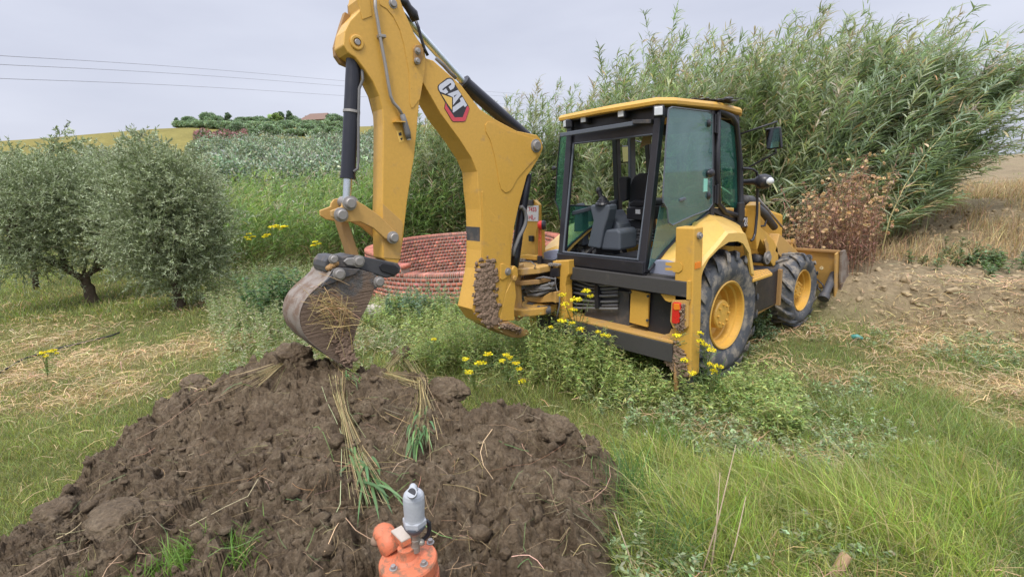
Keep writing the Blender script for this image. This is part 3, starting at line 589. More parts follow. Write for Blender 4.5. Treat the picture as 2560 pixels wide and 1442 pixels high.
# packed soil inside the bucket: closes the digging opening
b = B(); opening = z2([(700, 760), (690, 880), (610, 1050), (560, 1180), (535, 1290), (530, 1400), (440, 1370), (300, 1250), (200, 1100), (260, 900), (420, 760)])
b.prism(0, BKU-BKW+.03, BKU-.03, pl(0, BKU, opening)); sb = b
packed = b.done('packed_soil', MT['mud'], None); tag(packed, 'brown soil packed inside the digging bucket', 'soil')
ear = z2([(300, 835), (330, 790), (390, 735), (400, 700), (440, 686), (600, 700), (560, 735), (470, 765), (400, 800)])
for u0 in (BKU, BKU-BKW-.02):
    b = B(); b.prism(0, u0, u0+.02, pl(0, BKU, ear)); eo = part(b, 'bucket_ear', 'darkgrey', bk, bevel=.006)
    if u0 == BKU: pin(eo, BKU+.02, *z2([(443, 737)])[0], .04, t=.03); pin(eo, BKU+.004, *z2([(405, 752)])[0], .014)
b = B(); b.prism(0, BKU, BKU+.018, pl(0, BKU, z2([(700, 790), (715, 765), (745, 765), (768, 790), (765, 815), (735, 835), (705, 850)]))); eo = part(b, 'bucket_ear', 'darkgrey', bk, bevel=.006); pin(eo, BKU+.018, *z2([(743, 795)])[0], .038, t=.03)
pts_ = [tuple(on(0, BKU+.01, *q)) for q in z2([(330, 900), (420, 980), (380, 1060), (470, 1100), (420, 1180), (500, 1250), (480, 1330), (520, 1400)])]
mudlump(pts_[3:], .09, bk, n=80, seed=21, sq=(.05, .9, .6))

# ---- fenders
def fender(s):
    inner = [(1618, 690), (1640, 655), (1668, 622), (1700, 588), (1735, 555), (1771, 535), (1805, 541), (1838, 556), (1856, 580), (1862, 640)]
    outer = [(1700, 750), (1722, 712), (1745, 672), (1768, 642), (1795, 611), (1821, 579), (1845, 577), (1864, 580), (1877, 620), (1886, 682)]
    I = [on(0, .665, *q) for q in inner]; O = [on(0, 1.13, *q) for q in outer]
    clampv = lambda L: [np.array([p[0], max(p[1], -.73), p[2]]) for p in L]
    opn = [(1716, 790), (1740, 730), (1757, 678), (1772, 648), (1797, 622), (1822, 605), (1845, 603), (1858, 609), (1872, 632), (1879, 684)]
    D = clampv([on(0, 1.13, *q) for q in opn]); I = clampv(I); O = clampv(O)
    b = B(); X = lambda p, du=0, dz=0: b.bm.verts.new((s*(p[0]+du), p[1], p[2]+dz))
    rows = [[X(p) for p in I], [X(p*.5+q*.5, 0, .012) for p, q in zip(I, O)], [X(q, -.035, .005) for q in O], [X(q, 0, -.02) for q in O], [X(q) for q in D], [X(q, -.025, .0) for q in D], [X(q, -.03, -.05) for q in O], [X(p, 0, -.045) for p in I]]
    for r0, r1 in zip(rows, rows[1:]+rows[:1]):
        for k in range(len(r0)-1): b.bm.faces.new((r0[k], r0[k+1], r1[k+1], r1[k]))
    b.bm.faces.new([r[0] for r in rows]); b.bm.faces.new([r[-1] for r in rows])
    f = part(b, 'fender', 'fender', smooth=False)
    # grey foot panel
    g = B(); Pn = [(1612, 692), (1626, 664), (1640, 650), (1662, 651), (1690, 660), (1712, 672), (1716, 702), (1650, 690)]
    q_ = [(p[0], p[1]) for p in pl(1, -.80, Pn)]
    g.prism(1, -.80, -.74, [(s*a, c) for a, c in q_]); part(g, 'fender_foot', 'grey_panel', f, bevel=.01)
    a = B(); a.prism(0, *( (.66, .70) if s > 0 else (-.70, -.66)), [(-.62, .62), (-.45, 1.15), (0, 1.42), (.45, 1.3), (.66, .75)]); part(a, 'wheel_well', 'black', f)
fender(1); fender(-1)

# ---- cab
cab = B()
ZB, ZT = 1.21, 2.86
RB = [(.615, -.90), (.64, -.62)]                     # rear corner at base / top
def pillar(p0, p1, w=.07, d=.07): cab.bar(p0, p1, w, d, up=(0, 1, 0))
for s in (-1, 1):
    cab.bar((s*.585, -.88, ZB), (s*.605, -.62, ZT), .085, .075, up=(0, 1, 0))
    cab.bar((s*.655, .33, 1.35), (s*.655, .26, ZT), .075, .09, up=(0, 1, 0))
    cab.bar((s*.63, 1.10, 1.25), (s*.62, .90, ZT-.02), .07, .07, up=(0, 1, 0))
    cab.bar((s*.66, .27, ZT-.04), (s*.62, .93, ZT-.04), .06, .08)
    cab.bar((s*.61, -.62, ZT-.05), (s*.66, .27, ZT-.04), .06, .10)
cab.box(-.62, .62, -.93, -.80, 1.20, 1.33)           # sill
cab.hexa([(-.585, -.86, 1.10), (.56, -.86, 1.10), (.60, -.70, 1.10), (-.60, -.70, 1.10)], [(-.635, -.925, 1.20), (.635, -.925, 1.20), (.635, -.70, 1.20), (-.635, -.70, 1.20)])
cab.hexa([(-.60, -.66, 2.60), (.60, -.66, 2.60), (.60, -.58, 2.60), (-.60, -.58, 2.60)], [(-.61, -.64, 2.87), (.61, -.64, 2.87), (.61, -.50, 2.87), (-.61, -.50, 2.87)])   # rear header
cab.box(-.60, .60, .88, .95, 2.70, 2.84); cab.box(-.62, .62, 1.03, 1.12, 1.25, 1.42)
cab.box(-.6, .6, -.8, 1.05, 1.10, 1.16)
cabo = part(cab, 'cab', 'black', bevel=.01)
b = B(); ang = 0
b.tube([(-.535, -.90, 1.345), (.535, -.90, 1.345), (.555, -.655, 2.60), (-.555, -.655, 2.60), (-.535, -.90, 1.345)], .014, 6); part(b, 'window_seal', 'greyplastic', cabo)
# roof
ro = [(1405, 289), (1640, 243), (1700, 248), (1800, 257), (1842, 270), (1858, 283)]
RO = [on(2, 2.93, *q) for q in ro]
xs = [(-.70, -.74), (.0, -.80), (.66, -.76), (.745, -.55), (.75, .3), (.72, .85), (.62, 1.06), (-.62, 1.06), (-.72, .85), (-.75, .3), (-.745, -.55)]
b = B(); n = len(xs)
def ring(k, z, dz=0): return [b.bm.verts.new((x*k, y*k+(1-k)*.15, z+dz*0-(max(0, y-.4)*.06))) for x, y in xs]
rr = [ring(.97, 2.865), ring(1.0, 2.875), ring(1.005, 2.905), ring(.98, 2.935), ring(.8, 2.965), ring(.4, 2.98)]
for a_, c_ in zip(rr, rr[1:]):
    for k in range(n): b.bm.faces.new((a_[k], a_[(k+1) % n], c_[(k+1) % n], c_[k]))
b.bm.faces.new(rr[0]); b.bm.faces.new(rr[-1])
roof = part(b, 'roof', 'yellow', cabo, smooth=False)
b = B()
for a_, c_ in (([-.67, -.70, 2.862], [.64, -.72, 2.862]),): b.bar(a_, c_, .05, .012)
part(b, 'roof_seal', 'black', roof)
mudlump([(.1, -.2, 2.985), (.45, .1, 2.975), (.6, .5, 2.96), (.3, .4, 2.98)], .22, roof, 'roof_debris', n=160, seed=30, sq=(1, 1, .05), mat='darkgrey')
# lifted window bar, work lamps
b = B(); p0, p1 = on(1, -.80, 1402, 338), on(1, -.72, 1583, 309); b.bar(p0, p1, .035, .045); part(b, 'window_bar', 'greyplastic', cabo, bevel=.006)
b = B(); p0, p1 = on(1, -.70, 1582, 305), on(1, -.68, 1630, 304); b.bar(p0, p1, .05, .04); part(b, 'wiper_motor', 'darkgrey', cabo, bevel=.006)
for (x, y, v_, sz, yaw) in ((1463, 298, -.70, .05, 0), (1557, 284, -.72, .05, 0), (1647, 279, -.75, .055, .5), (1418, 310, -.75, .05, -.5)):
    p = on(1, v_, x, y); b = B(); b.box(-sz, sz, -.03, .05, -sz, sz)
    for vv in b.bm.verts: c0_ = vv.co.copy(); vv.co = Vector((c0_.x*math.cos(yaw)-c0_.y*math.sin(yaw), c0_.x*math.sin(yaw)+c0_.y*math.cos(yaw), c0_.z))+Vector(p)
    wo = part(b, 'work_lamp', 'black', cabo, bevel=.015)
    b = B(); b.box(-sz*.72, sz*.72, -.04, -.028, -sz*.72, sz*.72)
    for vv in b.bm.verts: c0_ = vv.co.copy(); vv.co = Vector((c0_.x*math.cos(yaw)-c0_.y*math.sin(yaw), c0_.x*math.sin(yaw)+c0_.y*math.cos(yaw), c0_.z))+Vector(p)
    part(b, 'lamp_lens', 'lens', wo, bevel=.008)
# side glazing
def quad_panel(P4, th, name, mat, parent, bevel=0):
    b = B(); n_ = (Vector(P4[1])-Vector(P4[0])).cross(Vector(P4[-1])-Vector(P4[0])).normalized()*th
    b.hexa([Vector(p) for p in P4], [Vector(p)+n_ for p in P4]); return part(b, name, mat, parent, bevel=bevel)
for s in (1, -1):
    # fixed lower quarter glass following the fender
    fx = [on(0, .665, *q) for q in [(1622, 676), (1652, 515), (1782, 520), (1700, 586), (1660, 628)]]
    b = B(); b.prism(0, s*.655, s*.662, [(q[1], q[2]) for q in fx]); part(b, 'quarter_glass', 'glass' if s > 0 else 'glass_far', cabo)
    b = B(); b.tube([(s*.668, q[1], q[2]) for q in (fx[1], fx[2])], .012, 6); b.tube([(s*.668, q[1], q[2]-.005) for q in (fx[0], fx[4], fx[3], fx[2])], .016, 6); part(b, 'glass_trim', 'black', cabo)
# opened side windows (hinged on the middle pillar, swung outward)
out_px = z3([(1262, 160), (1290, 145), (1560, 178), (1592, 200), (1592, 870), (1560, 915), (1440, 960), (1290, 1030), (1262, 1010), (1250, 910), (1222, 860), (1218, 820), (1240, 430)])
def win_uv(q):         # window plane hinge at x .70,y .25 ; outer rear edge at x .80,y -.55
    r = ray(*q); n_ = np.array([.80, .10, 0]); n_ = np.array([.98, .12, 0.0]); p0 = np.array([.70, .27, 2.0]); t_ = ((p0-CAM)@n_)/(r@n_); return CAM+r*t_
W = [win_uv(q) for q in out_px]
def poly_panel(W, nrm, th, name, mat, s=1, parent=None):
    b = B(); A = [b.bm.verts.new((s*p[0], p[1], p[2])) for p in W]; C = [b.bm.verts.new((s*(p[0]+nrm[0]*th), p[1]+nrm[1]*th, p[2])) for p in W]
    f1 = b.bm.faces.new(A); f2 = b.bm.faces.new(list(reversed(C)))
    for i in range(len(W)): b.bm.faces.new((A[i], C[i], C[(i+1) % len(W)], A[(i+1) % len(W)]))
    f1.normal_update(); f2.normal_update(); bmesh.ops.triangulate(b.bm, faces=[f1, f2]); return part(b, name, mat, parent or cabo)
so_ = poly_panel(W, (.98, .12), .006, 'side_window', 'glass')
b = B(); b.tube([tuple(p+np.array([.006, 0, 0])) for p in W+W[:1]], .008, 6); part(b, 'window_edge', 'greyplastic', so_)
for q in ((1769, 309), (1769, 489)):
    p = win_uv(q); b = B(); b.lathe(p, (1, .1, 0), [(0, .04), (.02, .04), (.035, .02), (.035, .001)], 18); part(b, 'hinge_knob', 'black', so_, smooth=False)
b = B(); b.tube([tuple(win_uv(q)-np.array([.02, 0, 0])) for q in z3([(1265, 525), (1300, 530), (1340, 520), (1355, 560), (1352, 612)])], .014, 8); part(b, 'window_handle', 'black', so_, smooth=True)
p = win_uv(z3([(1362, 840)])[0]); b = B(); b.bar(p+np.array([.01, -.06, 0]), p+np.array([.01, .05, .01]), .03, .03); part(b, 'window_latch', 'greyplastic', so_, bevel=.006)
p = win_uv(z3([(1562, 640)])[0]); b = B(); b.ball(p+np.array([.03, 0, 0]), .075, 3, (.5, 1, .62)); part(b, 'cab_lock', 'black', cabo, smooth=True)
p = win_uv(z3([(1535, 730)])[0]); b = B(); b.box(p[0]+.008, p[0]+.010, p[1]-.05, p[1]+.05, p[2]-.07, p[2]+.07); part(b, 'window_sticker', worn('pale_green_sticker', (.25, .6, .5), .4), so_)
# left side window swung wide open behind
LW = [on(1, -.30, *q) for q in z3([(455, 345), (545, 350), (495, 985), (450, 990), (437, 900), (415, 850), (430, 590)])]
LW = [np.array([p[0], p[1], p[2]]) for p in LW]
b = B(); b.prism(1, -.30, -.294, [(p[0], p[2]) for p in LW]); lw = part(b, 'side_window', 'glass_far', cabo)
b = B(); b.tube([tuple(p) for p in LW+LW[:1]], .010, 6); part(b, 'window_edge', 'black', lw)
b = B(); p = on(1, -.32, 1385, 421); b.ball(p, .03, 2, (1.4, .6, 1)); part(b, 'window_latch', 'black', lw)
# door (right), front glass
dr = [on(0, .665, *q) for q in z3([(1640, 175), (1790, 235), (1830, 560), (1838, 900), (1800, 990), (1720, 960), (1650, 900), (1632, 600)])]
di = [on(0, .665, *q) for q in z3([(1650, 240), (1750, 290), (1768, 560), (1775, 905), (1740, 900), (1665, 850), (1650, 600)])]
b = B()
fr = [((1637, 170), (1632, 600)), ((1632, 600), (1640, 870)), ((1640, 870), (1690, 930)), ((1690, 930), (1790, 960)), ((1790, 960), (1812, 900)), ((1812, 900), (1805, 560)), ((1805, 560), (1775, 270)), ((1775, 270), (1740, 215)), ((1740, 215), (1637, 170))]
b.tube([tuple(on(0, .70, *z3([q])[0])) for q, _ in fr]+[tuple(on(0, .70, *z3([fr[0][0]])[0]))], .032, 8); door = part(b, 'door', 'black', cabo, smooth=True)
b = B(); b.prism(0, .675, .68, [(q[1], q[2]) for q in di]); part(b, 'door_glass', 'glass_far', door)
b = B(); hp_ = [on(0, .74, *q) for q in z3([(1800, 860), (1842, 855), (1842, 960), (1825, 1005), (1800, 1000)])]; b.prism(0, .70, .74, [(q[1], q[2]) for q in hp_]); part(b, 'door_handle', 'black', door, bevel=.012)
for y in (270, 800):
    p = on(0, .70, *z3([(1612, y)])[0]); b = B(); b.box(.69, .73, p[1]-.04, p[1]+.04, p[2]-.1, p[2]+.1); b.cyl((.735, p[1], p[2]-.11), (.735, p[1], p[2]+.11), .014, 8); part(b, 'hinge', 'black', door, bevel=.006)
b = B(); lp = [on(0, .68, *q) for q in z3([(1595, 900), (1650, 905), (1720, 965), (1815, 985), (1835, 1045), (1800, 1040), (1700, 985), (1600, 930)])]; b.prism(0, .64, .69, [(q[1], q[2]) for q in lp]); part(b, 'door_base', 'black', cabo)
# front pillars seen through the rear opening
b = B(); b.bar((-.655, .62, 1.35), (-.655, .60, 2.8), .05, .11, up=(0, 1, 0)); b.bar((-.655, .60, 1.9), (-.655, -.6, 1.78), .03, .05); part(b, 'inner_pillar', 'greyplastic', cabo, bevel=.01)
# interior
inn_ = [on(1, -.2, *q) for q in ((1500, 540), (1556, 600))]
def inbox(v, px, depth, name, mat, bevel=.02, parent=None, seg=3):
    b = B(); b.prism(1, v, v+depth, pl(1, v, px)); return part(b, name, mat, parent or cabo, bevel=bevel, seg=seg)
i3 = lambda L: [(1400+x/4.004, 300+y/4.006) for x, y in L]
inbox(-.45, i3([(270, 1270), (330, 1010), (300, 880), (310, 850), (490, 850), (492, 900), (470, 1000), (430, 1120), (395, 1290)]), .16, 'control_console', 'greyplastic')
inbox(-.40, i3([(400, 1300), (425, 1130), (450, 1100), (560, 1095), (600, 1120), (600, 1310)]), .35, 'floor_box', 'greyplastic', .03)
inbox(-.25, i3([(430, 1100), (440, 960), (480, 900), (520, 960), (590, 1050), (600, 1110)]), .3, 'floor_cover', 'greyplastic', .03)
inbox(-.35, i3([(130, 1240), (150, 860), (180, 830), (225, 900), (232, 1260)]), .12, 'side_console', 'greyplastic')
inbox(-.1, i3([(225, 1000), (290, 870), (330, 850), (330, 1150), (225, 1150)]), .3, 'side_console', 'greyplastic', .03)
b = B(); b.tube([tuple(on(1, -.40, *q)) for q in i3([(425, 800), (405, 760), (395, 720)])], [.022, .026, .03], 12); b.ball(on(1, -.40, *i3([(390, 708)])[0]), .036, 2, (1, 1, 1.2)); b.lathe(on(1, -.40, *i3([(430, 845)])[0]), (0, 0, 1), [(0, .1), (.02, .09), (.025, .075), (.045, .07), (.05, .055), (.07, .05), (.1, .02)], 20); part(b, 'joystick', 'black', cabo, smooth=False)
seat = inbox(.0, i3([(680, 760), (705, 640), (740, 560), (790, 535), (870, 530), (900, 600), (890, 840), (700, 830), (680, 800)]), .14, 'seat', 'seat', .05, seg=4)
inbox(-.05, i3([(690, 830), (740, 800), (880, 810), (880, 870), (690, 870)]), .5, 'seat_cushion', 'seat', .04, seat)
inbox(-.08, i3([(665, 880), (880, 870), (870, 1010), (665, 990)]), .35, 'seat_base', 'seat', .01, seat)
inbox(-.085, i3([(755, 895), (803, 897), (803, 942), (755, 938)]), .003, 'seat_label', 'white', 0, seat)
inbox(-.15, i3([(585, 590), (600, 570), (655, 572), (668, 590), (662, 800), (640, 810), (600, 800)]), .09, 'armrest', 'seat', .03, seat)
for k in range(5): inbox(-.06-.012*(k % 2), i3([(615, 1095+k*32), (640, 1085+k*32), (790, 1092+k*32), (800, 1108+k*32), (790, 1120+k*32), (640, 1112+k*32)]), .3, 'bellows_fold', 'darkgrey', .006, seat)
inbox(-.02, i3([(650, 1000), (800, 1010), (800, 1240), (640, 1230)]), .2, 'seat_bellows', 'seat', .01, seat)
inbox(-.25, i3([(820, 60), (915, 70), (905, 240), (860, 250), (795, 290), (825, 180)]), .01, 'sunshade', 'cloth', 0)
b = B(); p = on(1, .75, *i3([(430, 330)])[0]);
b.tube([(.0+.19*math.cos(t), .62+.09*math.sin(t), 1.72+.17*math.sin(t)) for t in [k*math.pi/12 for k in range(25)]], .014, 8); b.cyl((0, .62, 1.72), (0, .9, 1.3), .03, 10); part(b, 'steering_wheel', 'black', cabo, smooth=True)
# mirrors
def mirror(P4, name, arms, mat='black'):
    cx_ = sum((np.array(p) for p in P4))/4; b = B()
    A = [Vector(p) for p in P4]; n_ = (A[1]-A[0]).cross(A[3]-A[0]).normalized()
    if n_.dot(Vector(CAM-cx_)) < 0: n_ = -n_
    def inset(k): return [Vector(cx_)+(a-Vector(cx_))*k for a in A]
    b.hexa([a-n_*.05 for a in inset(.93)], A); mo = part(b, name, 'black', bevel=.02, seg=4)
    g = B(); g.hexa([a+n_*.001 for a in inset(.84)], [a+n_*.004 for a in inset(.84)]); part(g, 'mirror_glass', 'mirror', mo, bevel=0)
    for arm_ in arms: h = B(); h.tube(arm_, .011, 8); part(h, 'mirror_arm', 'black', mo, smooth=True)
mm_ = lambda u, L: [tuple(on(0, u, *q)) for q in [(1820+x/3.278, 260+y/3.277) for x, y in L]]
P4 = [on(1, 1.25, 1820+x/3.278, 260+y/3.277) for x, y in ((300, 200), (430, 182), (445, 365), (312, 380))]
mirror(P4, 'mirror', [[(.66, .97, 2.62), tuple((P4[0]*.25+P4[1]*.75)+np.array([0, .02, .06])), tuple((P4[0]*.4+P4[1]*.6))], [(.66, 1.03, 2.18), tuple((P4[3]*.4+P4[2]*.6)+np.array([0, .02, -.04])), tuple((P4[3]*.4+P4[2]*.6))]])
P4 = [on(1, 1.5, *q) for q in i3([(612, 258), (742, 250), (748, 425), (625, 435)])]
mirror(P4, 'mirror', [[(-.62, .97, 2.6), tuple((P4[0]+P4[1])/2+np.array([0, .02, .1])), tuple((P4[0]+P4[1])/2)]])
# teardrop lamp and grab rail
def m4(u, L): return [on(0, u, 1820+x/3.278, 260+y/3.277) for x, y in L]
a_, c_ = on(1, 1.15, 1820+130/3.278, 260+640/3.277), on(1, 1.15, 1820+360/3.278, 260+632/3.277)
b = B(); b.tube([a_, a_+(c_-a_)*.4, a_+(c_-a_)*.55, a_+(c_-a_)*.75, a_+(c_-a_)*.95, c_], [.03, .04, .085, .09, .065, .02], 20); dl = part(b, 'front_lamp', 'black', smooth=True)
b = B(); b.ball(a_+(c_-a_)*.93+np.array([.0, -.02, 0]), .055, 2, (1, 1, .9)); part(b, 'lamp_lens', 'lens', dl, smooth=True)
b = B(); b.tube([tuple(p) for p in m4(.80, [(125, 528), (200, 535), (235, 560), (242, 620), (238, 900), (222, 1060), (205, 1110), (190, 1120)])], .016, 10); part(b, 'grab_rail', 'black', smooth=True)
# hood and loader tower, arms
b = B(); b.prism(0, -.42, .42, [(1.05, .9), (1.05, 1.72), (1.3, 1.72), (2.4, 1.62), (2.95, 1.5), (3.0, .75), (1.3, .75)]); hood = part(b, 'hood', 'yellow', bevel=.04, seg=3)
tw = m4(.62, [(125, 860), (150, 880), (205, 940), (205, 1110), (180, 1100), (130, 980)])
b = B(); b.prism(0, .56, .64, [(q[1], q[2]) for q in tw]); tower = part(b, 'side_cover', 'yellow', hood, bevel=.01)
nb = m4(.645, [(128, 920), (160, 925), (182, 960), (182, 1000), (150, 1015), (128, 990)])
b = B(); b.prism(0, .645, .648, [(q[1], q[2]) for q in nb]); nbo = part(b, 'number_label', 'decal_black', tower)
p = m4(.65, [(150, 968)])[0]; text('28', .15, 'decal_white', nbo, (.6495, p[1], p[2]), (0, 1, 0), (0, 0, 1), bold=.004)
la_ = m4(.72, [(205, 830), (240, 800), (245, 1010), (300, 1060), (350, 1110), (385, 1180), (392, 1290), (350, 1330), (330, 1300), (300, 1200), (240, 1110), (215, 1200), (205, 1100)])
for s in (1, -1):
    b = B(); b.prism(0, s*.62, s*.76, [(q[1], q[2]) for q in la_]); ar = part(b, 'loader_arm', 'yellow', bevel=.012)
    b = B(); b.bar((s*.69, 1.95, 1.2), (s*.69, 3.12, .62), .14, .26); part(b, 'arm_beam', 'yellow_dusty', ar, bevel=.012)
    if s > 0:
        q = m4(.77, [(322, 1258)])[0]; b = B(); b.lathe((.76, q[1], q[2]), (1, 0, 0), [(0, .09), (.02, .09), (.02, .05), (.045, .05), (.045, .001)], 24); part(b, 'arm_pin', 'steel', ar)
        rb = m4(.765, [(290, 1120), (305, 1105), (330, 1150), (340, 1250), (325, 1290), (305, 1290), (310, 1200)]); b = B(); b.prism(0, .76, .775, [(q[1], q[2]) for q in rb]); part(b, 'arm_rib', 'yellow_dusty', ar, bevel=.005)
        b = B(); b.tube([tuple(p) for p in m4(.66, [(210, 1262), (285, 1270)])], .06, 14); part(b, 'lift_cylinder', 'darkgrey', ar, smooth=True)
        b = B(); b.tube([tuple(p) for p in m4(.55, [(140, 790), (190, 795)])], .07, 12); b.tube([tuple(p) for p in m4(.55, [(245, 840), (300, 900), (380, 1010)])], [.04, .055, .05], 14); part(b, 'tilt_cylinder', 'darkgrey', ar, smooth=True)
        b = B(); b.tube([tuple(p) for p in m4(.50, [(240, 770), (330, 870), (440, 1005)])], .016, 8); part(b, 'tilt_rod', 'steel', ar, smooth=True)
        b = B(); b.tube([tuple(p) for p in m4(.56, [(250, 800), (300, 860), (320, 930), (300, 1000), (270, 1000)])], .014, 8); part(b, 'hydraulic_hose', 'black', ar, smooth=True)
# steps, tank
stp = [on(2, .86, *q) for q in z5([(912, 640), (1020, 628), (1085, 672), (925, 738)])]
b = B(); P_ = [(.72, .78), (1.12, .86), (1.14, 1.26), (.72, 1.30)]
def slab(px4, zt, th, name, mat): 
    b = B(); b.prism(2, zt-th, zt, [(q[0], q[1]) for q in [on(2, zt, *p) for p in px4]]); return part(b, name, mat, bevel=.004)
s1 = slab(z5([(912, 645), (1045, 628), (1085, 665), (922, 720)]), .98, .03, 'step', 'yellow')
q4 = [on(2, .98, *p) for p in z5([(912, 645), (1045, 628), (1085, 665), (922, 720)])]
b = B()
for i in range(7):
    for j in range(4):
        s_, t_ = (i+.7)/7.4, (j+.7)/4.4; p = (q4[0]*(1-s_)+q4[1]*s_)*(1-t_)+(q4[3]*(1-s_)+q4[2]*s_)*t_
        b.lathe((p[0], p[1], .980), (0, 0, 1), [(.0, .015), (.004, .013), (.004, .001)], 8)
part(b, 'step_stud', 'brownside', s1)['kind'] = 'stuff'
s2 = slab(z5([(915, 950), (1020, 860), (1104, 895), (935, 990)]), .42, .05, 'step', 'yellow_dusty')
b = B(); b.box(.55, .98, .82, 1.55, .45, .94); part(b, 'fuel_tank', 'black', bevel=.03)
b = B(); b.bar((.98, 1.5, .45), (.98, 1.5, .92), .05, .08); part(b, 'step_bracket', 'brownside')
# ---- front bucket
def lv(u, L): return [on(0, u, *q) for q in z5(L)]
fb = B(); FB = 1.16
prof = [(3.16, .93), (3.22, .60), (3.28, .36), (3.42, .16), (3.62, .06), (3.98, .02), (3.98, .045), (3.64, .09), (3.45, .19), (3.31, .38), (3.25, .62), (3.20, .95)]
fb.prism(0, -FB, FB, prof); fbo = part(fb, 'loader_bucket', 'yellow_dusty', bevel=.004)
b = B(); b.prism(0, FB, FB+.03, [(3.14, .96), (3.30, .96), (3.98, .20), (4.02, .0), (3.62, .02), (3.42, .08), (3.26, .3), (3.19, .6)]); part(b, 'bucket_side', 'shell', fbo, bevel=.004); b = B(); b.prism(0, -FB-.03, -FB, [(3.14, .96), (3.30, .96), (3.98, .20), (4.02, .0), (3.62, .02), (3.42, .08), (3.26, .3), (3.19, .6)]); part(b, 'bucket_side', 'shell', fbo, bevel=.004)
b = B(); b.box(-FB, FB, 3.12, 3.19, .93, .965); part(b, 'bucket_lip', 'brownside', fbo, bevel=.004)
for du in (.0,):
    b = B(); b.prism(0, FB-.03+du, FB-.01+du, [(3.02, .93), (3.17, .95), (3.3, .35), (3.35, .02), (3.2, .02), (3.14, .30)]); part(b, 'bucket_rib', 'yellow_dusty', fbo, bevel=.004)
cx0 = FB-.08; ct, cm, cb = [on(0, cx0, *q) for q in ((2102, 640), (2088, 678), (2062, 738))]; b = B(); b.cyl(cb, cm, .055, 16); b.cyl(cb-(cm-cb)*.15, cb, .075, 16); fc = part(b, 'clam_cylinder', 'darkgrey', fbo)
b = B(); b.cyl(cm, ct, .03, 14); part(b, 'cylinder_rod', 'chrome', fc)
for s in (.45,):
    b = B(); b.prism(0, s-.12, s-.09, [(3.18, .9), (3.05, 1.12), (2.98, 1.12), (2.95, .4), (3.2, .3)]); b.prism(0, s+.09, s+.12, [(3.18, .9), (3.05, 1.12), (2.98, 1.12), (2.95, .4), (3.2, .3)]); part(b, 'hinge_bracket', 'yellow_dusty', fbo, bevel=.004)
    b = B(); b.cyl((s-.14, 3.02, 1.06), (s+.14, 3.02, 1.06), .045, 14); part(b, 'hinge_pin', 'brownside', fbo)
b = B(); b.tube([(.65, 3.14, .55), (.85, 3.10, .56), (1.0, 3.06, .45), (1.04, 3.02, .36)], .011, 6); b.tube([(.65, 3.14, .50), (.82, 3.10, .50), (.95, 3.06, .38), (1.04, 3.02, .30)], .011, 6); part(b, 'hydraulic_hose', 'black', fbo, smooth=True)
# ================================================================== TERRAIN
def toad(x, y):
    dx, dy = x-CAM[0], y-CAM[1]; return dx*RH[0]+dy*RH[1], dx*FH[0]+dy*FH[1]
def gnd(x, y):
    x = np.asarray(x, float); y = np.asarray(y, float); a, d = toad(x, y); r = np.hypot(a, d); s = a/np.maximum(r, .1)
    z = .50*(1-sstep(.8, 5.0, r))-.05
    z = z + .05*fbm(x*.35, y*.35, 1.3, 3)*sstep(.5, 3, r)
    hill = sstep(.12, -.12, s)*np.where(d > 0, 1, 0)
    prof = np.interp(r, [0, 24, 40, 70, 110, 122, 150, 240, 600], [0, 0, 1.5, 7.0, 14.8, 16.2, 16.8, 17.5, 14.0])
    z = z + hill*prof*(.97-.20*sstep(-.5, -.76, s))
    z = z-.75*sstep(2.30, 2.05, np.hypot(x+5.98, y-1.49))
    bk = sstep(.48, .56, s)*np.where(d > 0, 1, 0)
    z = z + bk*(.55*sstep(8.3, 9.2, r)+.75*sstep(9.2, 16, r)+(.16*fbm(x*.9, y*.9, 4, 5, .6)+.25*sstep(.62, .9, s)*fbm(x*.4, y*.4, 14, 3))*sstep(8, 9, r))
    return z
def gz(x, y): return float(gnd(np.array([x]), np.array([y]))[0])
TT_ = np.geomspace(.8, 400, 900)
def march(px, py, hf):                   # first point where a sight line meets a surface
    r = ray(px, py); P = CAM[None]+TT_[:, None]*r[None]; h = hf(P[:, 0], P[:, 1]); below = np.nonzero(P[:, 2] <= h)[0]
    k = below[0] if len(below) else len(TT_)-1
    if k == 0: return P[0]
    a0 = P[k-1, 2]-h[k-1]; a1 = P[k, 2]-h[k]; f = a0/max(a0-a1, 1e-9); return P[k-1]*(1-f)+P[k]*f
def on_g(px, py): return march(px, py, gnd)
def disc(x, y, cx_, cy_, r0, soft=.6): return 1-sstep(r0*(1-soft), r0, np.hypot(x-cx_, y-cy_))
def patches(L):
    return [(on_g(px, py)[:2], r) for px, py, r in L]
DRY = patches([(120, 930, 1.3), (260, 960, 1.1), (40, 860, 1.5), (330, 900, .9), (500, 870, .9), (640, 730, 1.0), (560, 760, 1.0), (700, 660, 1.3), (2050, 830, .6), (1960, 830, .5), (2150, 960, .5), (2230, 900, .5), (2300, 860, .7), (2350, 960, .5), (2500, 850, .8), (2450, 780, 1.1), (2300, 770, .9), (1870, 1085, .36), (1950, 1160, .30), (2400, 1000, .3), (2050, 1160, .3), (2560, 980, .5), (1900, 850, .4), (60, 1000, .6), (2540, 1060, .3)])
def dryness(x, y):
    w_ = 0
    n = fbm(x*1.3, y*1.3, 7, 4)
    for (c, r) in DRY: w_ = np.maximum(w_, disc(x, y, c[0], c[1], r*1.25, .9))
    return np.clip(w_*(.75+.9*n)+.25*sstep(.1, .5, n), 0, 1)
def dirtness(x, y):
    a, d = toad(x, y); r = np.hypot(a, d); s = a/np.maximum(r, .1)
    n = fbm(x*.8, y*.8, 3, 4)
    return np.clip(sstep(.50, .56, s)*sstep(7.9, 9.0, r)*(d > 0)*(.95-.2*n), 0, 1)
